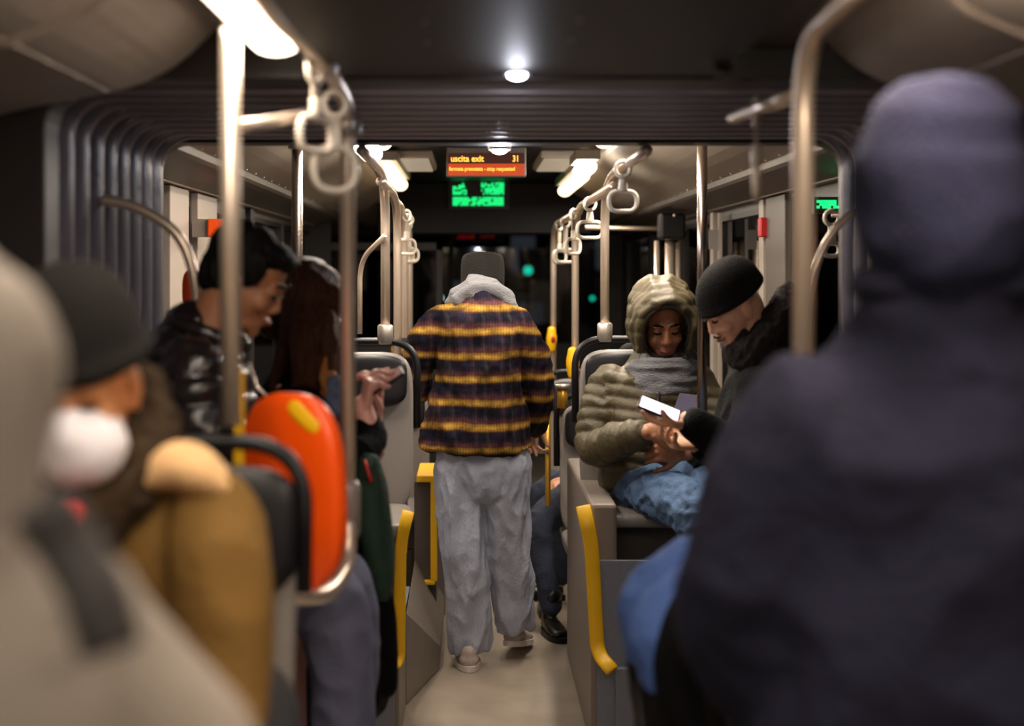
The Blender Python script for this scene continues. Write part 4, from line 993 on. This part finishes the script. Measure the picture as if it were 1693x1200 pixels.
bm = NB(); n = 16
tube(bm, [q(1556, 470, .03)+V(.096*math.cos(a), .085*math.sin(a), 0) for a in [2*math.pi*k/n for k in range(n)]], .022, 10, closed=True); limb(bm, [(q(1556, 500, .03), .1, .09), (q(1556, 432, .02), .088, .08)])
organic('collar', bm, navy_coat, p, .008, 4)
bm = NB()
for s_ in (-1, 1): limb(bm, [(V(.585+s_*.10, 1.83, .92), .12), (V(.585+s_*.11, 1.84, .5), .085), (V(.585+s_*.12, 1.83, .09), .07)])
organic('trousers', bm, blk_trou, p, .012, 4)
for s_ in (-1, 1): shoe('shoe', (.585+s_*.12, 1.78, .002), (.585+s_*.13, 2.06, .002), p, leather, black_p)

# ---------------------------------------------------------------- 5 seated person behind him, blue jeans knee
p = thing('person', 'seated person in faded blue jeans and dark coat, mostly hidden by the navy coat', 'person', (.62, 2.5, .84))
Y = 2.5; q = lambda x, y, d=0: P(x, y, Y+d)
hp = V(.66, 2.42, .93); kn = q(1095, 1035, .02); an = V(kn.x+.05, 2.56, .42)
hc = V(.76, 2.42, 1.52); Rh = frame((-1, .1, -.2))
bm = NB(); head(bm, hc, Rh); limb(bm, [(V(.72, 2.42, 1.3), .07), (hc+V(.03, 0, -.03), .05)]); limb(bm, [(hp, .11, .15), (V(.70, 2.42, 1.1), .11, .15), (V(.72, 2.42, 1.32), .09, .15)])
for s_ in (-1, 1):
    limb(bm, [(V(.72, 2.42+s_*.17, 1.28), .045), (V(.66, 2.44+s_*.2, 1.02), .038), (V(.5, 2.44+s_*.08, 1.03), .027)]); hand(bm, V(.5, 2.44+s_*.08, 1.03), (-1, -s_*.2, -.1), (0, -s_*.3, -1), s_, .4)
    limb(bm, [(hp+V(0, s_*.09, 0), .075), (kn+V(.02, s_*.1, 0), .055), (an+V(0, s_*.1, 0), .035)])
organic('body', bm, skin, p, .006, 3)
bm = NB()
for s_ in (-1, 1):
    dx = 0 if s_ > 0 else .0
    limb(bm, [(hp+V(-.02, s_*.09, .0), .10), (q(1215, 968, .0)+V(0, s_*.08, 0), .086), (kn+V(.012, s_*.09, .02), .076), (kn+V(.012, s_*.09, -.07), .068), (an+V(0, s_*.1, .04), .058)], n=5)
limb(bm, [(hp+V(.02, -.1, 0), .12), (hp+V(.02, .1, 0), .12)], side=(1, 0, 0))
organic('blue_jeans', bm, mat('faded_blue_denim', '3c5892', .85, 0, .5, 120, .2, 12), p, .008, 5, folds(.006, (12, 12, 12), 8))
bm = NB(); limb(bm, [(V(.66, 2.42, .90), .15, .19), (V(.69, 2.42, 1.1), .14, .19), (V(.72, 2.42, 1.28), .12, .19), (V(.73, 2.42, 1.38), .08, .1)])
for s_ in (-1, 1): limb(bm, [(V(.72, 2.42+s_*.17, 1.28), .075), (V(.64, 2.44+s_*.2, 1.02), .065), (V(.52, 2.44+s_*.08, 1.03), .048)])
limb(bm, [(q(1225, 935, -.06), .05, .11), (q(1158, 990, -.11), .048, .11), (q(1118, 1090, -.10), .042, .1), (q(1135, 1250, -.08), .04, .1)], side=(1, 0, 0))
organic('dark_coat', bm, blk_coat, p, .010, 5, folds(.008, (9, 9, 7), 81))
for s_ in (-1, 1):
    bm = NB(); limb(bm, [(kn+V(.018, s_*.09, -.075), .076), (kn+V(.03, s_*.095, -.2), .072), (an+V(0, s_*.1, .02), .058)]); organic('boot_shaft', bm, leather, p, .008, 3)
bm = NB(); limb(bm, [(hc+V(.025, 0, -.04), .07, .085), (hc+V(.03, 0, .05), .085, .09), (hc+V(.01, 0, .085), .07, .07)]); organic('hair', bm, hair_m, p, .008, 3)
for s_ in (-1, 1): shoe('shoe', (an.x+.05, an.y+s_*.1, .342), (an.x-.20, an.y+s_*.1, .342), p, leather, black_p)

# ---------------------------------------------------------------- 6 man in black glossy puffer, profile
Y = 3.2; q = lambda x, y, d=0: P(x, y, Y+d); M_ = lambda n: n*Y/F
p = thing('person', 'black-haired young man in glossy black puffer jacket looking down in profile', 'person', (-.55, Y, .84))
hc = q(410, 462, 0); Rh = frame((.90, -.12, -.50), roll=0)
bm = NB(); head(bm, hc, Rh, .92)
limb(bm, [(q(335, 575, .02), .08), (q(355, 530, .01), .058), (hc+Rh @ V(0, -.035, -.03), .052)])
hp = V(-.60, 3.12, .93)
limb(bm, [(hp, .12, .15), (q(325, 720, .02), .12, .16), (q(318, 600, .02), .10, .15)])
for s_ in (-1, 1): limb(bm, [(q(315, 610, s_*.17), .045), (q(345, 790, s_*.2), .038), (q(470, 850, s_*.1), .027)]); hand(bm, q(470, 850, s_*.1), (1, -s_*.2, -.1), (0, -s_*.3, -1), -s_, .5)
kn = V(-.32, 3.32, .80)
for s_ in (-1, 1): limb(bm, [(hp+V(0, s_*.09, 0), .058), (kn+V(0, s_*.1, 0), .04), (kn+V(.02, s_*.1, -.36), .028)])
organic('body', bm, skin2, p, .005, 3)
facebits(p, hc, Rh, .92)
bm = NB()   # hair: crown, back and short fringe
for pt, r in (((0, -.030, .048), (.080, .094, .078)), ((0, -.060, -.005), (.070, .058, .075)), ((0, .040, .080), (.062, .045, .030)), ((.068, .0, .035), (.014, .05, .045)), ((-.068, .0, .035), (.014, .05, .045))):
    ball(bm, hc+Rh @ (V(*pt)*.95), tuple(x*.98 for x in r), rot=Rh)
organic('hair', bm, hair_m, p, .006, 3, folds(.005, (40, 40, 18), 5))
bm = NB(); T1, T0 = q(318, 560, .03), q(325, 800, .02)
limb(bm, [(q(330, 850, .02), .155, .19), (q(325, 760, .02), .15, .19), (q(318, 660, .02), .14, .19), (q(316, 590, .03), .125, .165), (q(325, 545, .03), .085, .10)], n=5)
A = [q(312, 600, -.17), q(330, 700, -.22), q(352, 780, -.2)]
limb(bm, [(A[0], .075), (A[1], .076), (A[2], .066), (q(405, 825, -.15), .06), (q(455, 848, -.11), .05)])
limb(bm, [(q(315, 600, .17), .075), (q(345, 790, .2), .066), (q(455, 848, .11), .05)])
organic('puffer_jacket', bm, puffer_blk, p, .0085, 5, quilt([(tuple(T1), tuple(T0), .2, 0)]+seg_axis(*A, r=.07), .060, .012, folds(.008, (13, 13, 9), 61)))
bm = NB(); n = 16
tube(bm, [q(345, 548, .0)+V(.078*math.cos(a), .07*math.sin(a), -.03*math.cos(a)) for a in [2*math.pi*k/n for k in range(n)]], .021, 10, closed=True); organic('collar', bm, puffer_blk, p, .007, 3)
bm = NB()
for s_ in (-1, 1): limb(bm, [(hp+V(0, s_*.09, 0), .105), (V(-.44, 3.22+s_*.095, .89), .10), (kn+V(-.01, s_*.1, .0), .088), (kn+V(.02, s_*.1, -.1), .078), (kn+V(.025, s_*.1, -.38), .06)], n=5)
limb(bm, [(hp+V(-.02, -.1, 0), .12), (hp+V(-.02, .1, 0), .12)])
organic('greyblue_jeans', bm, jeans_gb, p, .008, 5, folds(.007, (12, 12, 12), 18))
for s_ in (-1, 1): shoe('shoe', (kn.x-.02, kn.y+s_*.1, .342), (kn.x+.22, kn.y+s_*.1, .342), p, leather, black_p)
bm = NB(); tube(bm, [q(412, 600, -.12), q(425, 640, -.13), q(448, 662, -.14)], .0028, 8); obj('cord', bm, steel, p, True)

# ---------------------------------------------------------------- 7 woman with long brown hair and phone
Y = 3.75; q = lambda x, y, d=0: P(x, y, Y+d); M_ = lambda n: n*Y/F
p = thing('person', 'woman with long wavy brown hair in long black coat, reading her phone', 'person', (P(520, 0, Y).x, Y, 0))
hc = q(512, 515, 0); Rh = frame((.80, -.25, -.58))
bm = NB(); head(bm, hc, Rh, .92)
limb(bm, [(q(498, 640, .02), .07), (q(505, 580, .01), .05), (hc+Rh @ V(0, -.04, -.03), .048)])
limb(bm, [(q(500, 960), .11, .14), (q(495, 800), .10, .13), (q(490, 660), .09, .14)])
W = q(598, 668, -.10)
limb(bm, [(q(500, 690, -.15), .042), (q(555, 770, -.16), .034), (q(618, 745, -.12), .030), (W, .025)]); limb(bm, [(q(505, 690, .15), .042), (q(550, 770, .14), .034), (q(615, 690, .02), .025)])
hand(bm, q(603, 678, -.10), (.15, -.1, 1), (.85, .2, .2), 1, .75, .92)
hand(bm, q(622, 684, .02), (.1, -.1, 1), (-.8, -.2, .3), 1, .6, .92)
for s_ in (-1, 1): limb(bm, [(q(500, 950, s_*.09), .08), (V(P(505, 0, Y).x, Y+s_*.1, .5), .055), (V(P(505, 0, Y).x, Y+s_*.1, .08), .035)])
organic('body', bm, mat('skin_pink', 'e0a596', .5, 0, .06, 120, .08, 25), p, .0042, 3)
facebits(p, hc, Rh, .92)
bm = NB()
for pt, r in (((0, -.030, .045), (.088, .100, .085)), ((0, -.065, -.03), (.085, .065, .10)), ((.0, .045, .080), (.07, .045, .035))): ball(bm, hc+Rh @ V(*pt), r, rot=Rh)
rr = random.Random(5)
for k in range(34):     # wavy locks falling over the shoulder and chest
    a = rr.uniform(-1, 1); d = rr.uniform(-.13, .10); x0 = rr.uniform(462, 545); x1 = x0+rr.uniform(-24, 16); y1 = rr.uniform(640, 705)
    pts = [(q(x0, 500, d*.6), .020), (q(x0+rr.uniform(-8, 8), 560, d), .021), (q((x0+x1)/2+rr.uniform(-9, 9), 620, d), .018), (q(x1, y1, d), .008)]
    limb(bm, pts, seg=8)
organic('long_hair', bm, hair_br, p, .006, 3, folds(.006, (28, 28, 9), 5))
bm = NB()
for k in range(9):
    x0 = rr.uniform(528, 556); x1 = x0+rr.uniform(-10, 8); d = rr.uniform(-.14, -.10)
    limb(bm, [(q(x0, 590, d), .006), (q(x0+rr.uniform(-7, 7), 625, d), .010), (q(x1+rr.uniform(-8, 8), 660, d-.01), .009), (q(x1, 695, d), .004)], seg=8)
organic('wavy_tips', bm, mat('golden_brown_hair', '8a5526', .5, 0, .8, 60, .6, 40, spec=.25), p, .005, 2, folds(.004, (30, 30, 12), 5), label='lighter golden brown hair ends')
bm = NB()
limb(bm, [(q(584, 1140, .0), M_(60), .17), (q(578, 1060, .0), M_(64), .17), (q(558, 960), M_(68), .17), (q(540, 860), M_(66), .16), (q(510, 760), M_(70), .16), (q(495, 690), M_(70), .17), (q(493, 645), M_(60), .14), (q(498, 610), M_(34), .07)], n=5)
limb(bm, [(q(500, 680, -.15), .072), (q(530, 740, -.17), .066), (q(575, 765, -.17), .058), (q(614, 728, -.13), .046), (q(604, 690, -.105), .034)])
limb(bm, [(q(505, 680, .15), .072), (q(560, 760, .14), .058), (q(616, 702, .025), .034)])
limb(bm, [(q(612, 900, -.05), M_(26), .05), (q(626, 1020, -.05), M_(25), .05), (q(634, 1135, -.05), M_(22), .04)])
organic('long_black_coat', bm, blk_coat, p, .009, 6, folds(.013, (10, 10, 3), 91))
bm = NB()
for s_ in (-1, 1): limb(bm, [(V(P(545, 0, Y).x, Y+s_*.1, .55), .07), (V(P(545, 0, Y).x, Y+s_*.1, .10), .05)])
organic('trousers', bm, blk_trou, p, .010, 3)
for s_ in (-1, 1): shoe('shoe', (P(530, 0, Y).x, Y+s_*.1, .002), (P(530, 0, Y).x+.25, Y+s_*.1, .002), p, leather, black_p)
bm = NB(); limb(bm, [(q(556, 628, -.14), .020, .014), (q(553, 655, -.15), .026, .014), (q(556, 680, -.16), .018, .014)]); organic('patterned_scarf', bm, mat('blue_patterned_cloth', '4a5570', .8, 0, .4, 60, .6, 60), p, .006, 3, folds(.006, (30, 30, 30), 1))
phone('pink-edged phone held up by the long-haired woman', q(634, 633, -.09), Rn((.62, 0, .45), (-.45, -.35, .7)), black_p, pink_case, w=.05, h=.12)
# bag
t = thing('shoulder_bag', 'dark green bag with red ribbon hanging at the black coat', 'bag', q(620, 860, -.2))
bm = NB(); limb(bm, [(q(609, 765, -.2), M_(16), .03), (q(617, 820, -.2), M_(24), .04), (q(626, 900, -.2), M_(24), .045), (q(632, 965, -.2), M_(16), .04), (q(634, 982, -.2), M_(10), .03)]); organic('pouch', bm, green_bag, t, .006, 5, folds(.009, (14, 14, 5), 7))
bm = NB(); tube(bm, [q(607, 790, -.25), q(611, 765, -.24), q(600, 745, -.18), q(585, 735, -.12)], .008, 8); obj('strap', bm, green_bag, t, True)
bm = NB(); tube(bm, [q(603, 760, -.245), q(608, 777, -.25), q(614, 797, -.255)], .010, 8, flat=.4); obj('ribbon', bm, red_tag, t, True)

# ---------------------------------------------------------------- 8 masked woman in brown coat
Y = 1.9; q = lambda x, y, d=0: P(x, y, Y+d); M_ = lambda n: n*Y/F
p = thing('person', 'seated person in brown coat, dark beanie and white face mask', 'person', (P(260, 0, Y).x, Y, .84))
hc = q(128, 632, .0); Rh = frame((.10, -1, -.32), roll=.10)
bm = NB(); head(bm, hc, Rh, .95)
limb(bm, [(q(200, 830, .1), .075), (q(160, 760, .07), .055), (hc+Rh @ V(0, -.03, -.03), .052)])
limb(bm, [(q(250, 1260, .1), .11, .08), (q(250, 1000, .1), .11, .08), (q(245, 860, .12), .09, .06)])
for s_, el, wr in ((-1, q(60, 1100, .0), q(150, 1180, -.25)), (1, q(368, 1080, -.04), q(300, 1330, -.22))): limb(bm, [(q(245+s_*105, 885, .09), .034), (el, .029), (wr, .024)]); hand(bm, wr, (-s_*.3, -1, -.1), (0, 0, -1), s_, .4)
hp = V(P(250, 0, Y).x, 2.0, .92)
for s_ in (-1, 1): limb(bm, [(hp+V(s_*.09, 0, 0), .075), (hp+V(s_*.1, -.42, -.02), .055), (hp+V(s_*.1, -.45, -.45), .035)])
organic('body', bm, mat('skin_warm', 'd08a58', .5, 0, .08, 120, .1, 25), p, .005, 3)
facebits(p, hc, Rh, .95, lips=False)
bm = NB(); ball(bm, hc+Rh @ V(0, .062, -.062), (.067, .058, .060), rot=Rh); ball(bm, hc+Rh @ V(0, .085, -.045), (.034, .036, .045), rot=Rh)
ball(bm, hc+Rh @ V(0, .03, -.085), (.062, .06, .045), rot=Rh)
organic('face_mask', bm, mask_m, p, .005, 6)
bm = NB(); beanie(bm, hc, Rh, 1.02, .094, .110, .150, .028, .03); cuff_ring(bm, hc, Rh, .090, .105, .038, s=1.02, r=.014)
limb(bm, [(hc+Rh @ V(.05, -.05, .07), .05), (hc+Rh @ V(.07, -.06, .0), .05), (hc+Rh @ V(.07, -.06, -.07), .045)])
organic('beanie', bm, knit_blk, p, .007, 5)
bm = NB(); limb(bm, [(q(150, 845, -.03), .045), (q(200, 800, .02), .055), (q(235, 720, .10), .055), (q(225, 650, .12), .045)]); limb(bm, [(q(60, 830, .0), .05), (q(110, 850, -.04), .05), (q(160, 850, -.02), .05)])
organic('fur_collar', bm, fur_m, p, .008, 4, folds(.010, (26, 26, 26), 3))
bm = NB()
limb(bm, [(q(250, 1350, .1), M_(165), .15), (q(250, 1150, .1), M_(155), .14), (q(250, 980, .1), M_(150), .135), (q(256, 880, .11), M_(150), .125), (q(262, 815, .12), M_(112), .10), (q(250, 770, .12), M_(75), .08)], n=5)
limb(bm, [(q(345, 845, .06), .066), (q(364, 930, .0), .064), (q(368, 1060, -.04), .062), (q(362, 1200, -.10), .060), (q(325, 1320, -.20), .055)], n=4)
limb(bm, [(q(125, 880, .10), .075), (q(80, 1060, .03), .07), (q(150, 1180, -.22), .05)], n=4)
organic('brown_coat', bm, brown_coat, p, .010, 6, folds(.013, (7, 7, 5), 23))
bm = NB(); limb(bm, [(q(238, 792, .03), .020, .05), (q(285, 772, .04), .034, .07), (q(330, 780, .045), .032, .07), (q(372, 802, .05), .018, .05)], side=(0, 0, 1)); organic('beige_shoulder_patch', bm, beige_m, p, .008, 5, folds(.006, (10, 10, 10), 2))  # beige patch lying over the top of the shoulder
bm = NB(); limb(bm, [(q(120, 835, -.09), .022, .012), (q(110, 870, -.10), .026, .012), (q(105, 910, -.1), .02, .01)]); organic('red_neckerchief', bm, red_tag, p, .006, 3)
bm = NB(); limb(bm, [(hp+V(0, 0, .0), .18, .11), (hp+V(0, -.08, 0), .18, .11)])
for s_ in (-1, 1): limb(bm, [(hp+V(s_*.09, 0, 0), .10), (hp+V(s_*.1, -.42, -.01), .078), (hp+V(s_*.1, -.45, -.10), .07), (hp+V(s_*.1, -.45, -.44), .055)])
organic('trousers', bm, blk_trou, p, .010, 4)
for s_ in (-1, 1): shoe('shoe', (hp.x+s_*.1, hp.y-.42, .342), (hp.x+s_*.1, hp.y-.68, .342), p, leather, black_p)

# ---------------------------------------------------------------- 9 nearest person in light grey hooded coat
Y = 1.02; q = lambda x, y, d=0: P(x, y, Y+d); M_ = lambda n: n*Y/F
p = thing('person', 'closest person at far left, blurred, in light grey hooded coat with dark strap', 'person', (-.44, Y, 0))
hc = q(-225, 600, .0); Rh = frame((-.35, .92, -.15))
bm = NB(); head(bm, hc, Rh)
limb(bm, [(q(-200, 1000, .02), .08), (q(-215, 800, .0), .058), (hc+Rh @ V(0, -.03, -.03), .052)])
limb(bm, [(V(-.42, 1.04, .80), .12, .09), (V(-.42, 1.04, 1.05), .12, .09), (V(-.42, 1.04, 1.24), .10, .07)])
for s_ in (-1, 1):
    limb(bm, [(V(-.42+s_*.14, 1.04, 1.20), .035), (V(-.42+s_*.16, 1.08, 1.02), .030), (V(-.42+s_*.05, 1.26, .98), .027)]); hand(bm, V(-.42+s_*.05, 1.26, .98), (-s_*.8, .6, 0), (-s_*.3, -.6, -.3), s_, .5)
    limb(bm, [(V(-.42+s_*.1, 1.04, .86), .085), (V(-.42+s_*.11, 1.06, .48), .058), (V(-.42+s_*.11, 1.04, .08), .035)])
organic('body', bm, skin, p, .006, 3)
bm = NB()
limb(bm, [(q(-215, 880, .0), .118, .12), (q(-222, 740, .0), .130, .135), (q(-225, 600, .0), .136, .145), (q(-228, 480, .0), .118, .125), (q(-228, 420, 0), .085, .09)], n=5)
organic('hood', bm, grey_coat, p, .010, 6, folds(.007, (7, 7, 6), 12))
bm = NB()
limb(bm, [(V(-.42, 1.05, .70), .24, .17), (V(-.42, 1.05, .95), .22, .165), (V(-.42, 1.04, 1.16), .215, .15), (V(-.42, 1.03, 1.28), .19, .125), (q(-205, 960, .0), .13, .10), (q(-210, 860, .0), .12, .10)], n=5)
limb(bm, [(q(60, 1110, .02), .088), (q(140, 1200, .04), .095), (q(250, 1330, .08), .090), (q(240, 1500, .15), .082), (V(-.36, 1.26, .98), .05)], n=4)
limb(bm, [(V(-.60, 1.04, 1.25), .09), (V(-.65, 1.08, 1.02), .08), (V(-.49, 1.25, .98), .055)], n=4)
organic('grey_coat', bm, grey_coat, p, .010, 7, folds(.010, (5, 5, 5), 33))
bm = NB(); tube(bm, [q(60, 830, -.10), q(115, 900, -.09), q(160, 985, -.10), q(185, 1080, -.1)], .024, 10, flat=.5)
organic('bag_strap', bm, strap_blk, p, .007, 3)
bm = NB()
for s_ in (-1, 1): limb(bm, [(V(-.42+s_*.1, 1.04, .84), .12), (V(-.42+s_*.11, 1.06, .48), .08), (V(-.42+s_*.11, 1.04, .09), .065)])
organic('trousers', bm, jeans_dk, p, .012, 4)
for s_ in (-1, 1): shoe('shoe', (-.42+s_*.11, .99, .002), (-.42+s_*.12, 1.26, .002), p, leather, black_p)

# ---------------------------------------------------------------- 10 seated person with a black boot in the aisle, far right
Y = 6.1; q = lambda x, y, d=0: P(x, y, Y+d); M_ = lambda n: n*Y/F
p = thing('person', 'dark-clothed seated person ahead, one black boot reaching into the aisle', 'person', (.62, 6.6, .47))
hc = V(.74, 6.62, 1.08); Rh = frame((-.8, .6, -.3))
bm = NB(); head(bm, hc, Rh, .95); limb(bm, [(V(.75, 6.64, (.86)), .065), (hc+V(.03, 0, -.03), .05)]); limb(bm, [(V(.66, 6.6, .57), .12, .13), (V(.72, 6.62, .88), .10, .15)])
kn = q(893, 865, .10); an = q(912, 1000, .0)
for s_ in (-1, 1):
    limb(bm, [(V(.72, 6.62+s_*.17, (.84)), .042), (V(.60, 6.6+s_*.18, .60), .035), (V(.46, 6.5+s_*.06, .60), .026)]); hand(bm, V(.46, 6.5+s_*.06, .60), (-1, 0, -.2), (0, -s_*.3, -1), s_, .5)
limb(bm, [(V(.64, 6.56, .56), .055), (kn, .035), (an, .026)]); limb(bm, [(V(.66, 6.70, .56), .075), (V(.34, 6.75, .50), .05), (V(.42, 6.70, .1), .035)])
organic('body', bm, skin, p, .006, 3)
bm = NB(); limb(bm, [(V(.64, 6.56, .56), .095), (V(.48, 6.4, .55), .085), (kn, .068), (q(893, 905, .06), .058), (q(903, 960, .02), .050), (q(912, 1005, 0), .045)], n=4); limb(bm, [(V(.66, 6.70, .56), .095), (V(.34, 6.75, .50), .07), (V(.42, 6.70, .12), .05)])
organic('dark_jeans', bm, jeans_dk, p, .008, 4, folds(.007, (16, 16, 10), 4))
bm = NB(); limb(bm, [(V(.64, 6.58, .53), .14, .17), (V(.68, 6.6, .70), .13, .17), (V(.72, 6.62, (.86)), .11, .16), (V(.74, 6.63, (.94)), .07, .09)])
for s_ in (-1, 1): limb(bm, [(V(.72, 6.62+s_*.17, (.84)), .07), (V(.60, 6.6+s_*.18, .60), .06), (V(.48, 6.5+s_*.06, .60), .045)])
organic('dark_jacket', bm, blk_coat, p, .009, 4, folds(.008, (12, 12, 8), 7))
bm = NB(); limb(bm, [(hc+V(.03, -.02, -.06), .075, .075), (hc+V(.02, -.01, .04), .09, .09), (hc+V(.0, 0, .08), .07, .07)]); organic('hair', bm, hair_m, p, .008, 3)
a = q(905, 0, .12); b_ = q(934, 0, -.10)
bm = NB(); limb(bm, [(q(912, 985, .0), .046), (V(a.x, a.y, .09), .045), (V(a.x, a.y, .06), .045)]); organic('boot_shaft', bm, leather, p, .007, 3)
shoe('boot', (P(903, 0, 6.12).x, 6.16, .002), (P(930, 0, 5.95).x, 5.93, .002), p, leather, black_p, .045)
shoe('boot', (.44, 6.72, .002), (.22, 6.76, .002), p, leather, black_p, .045)
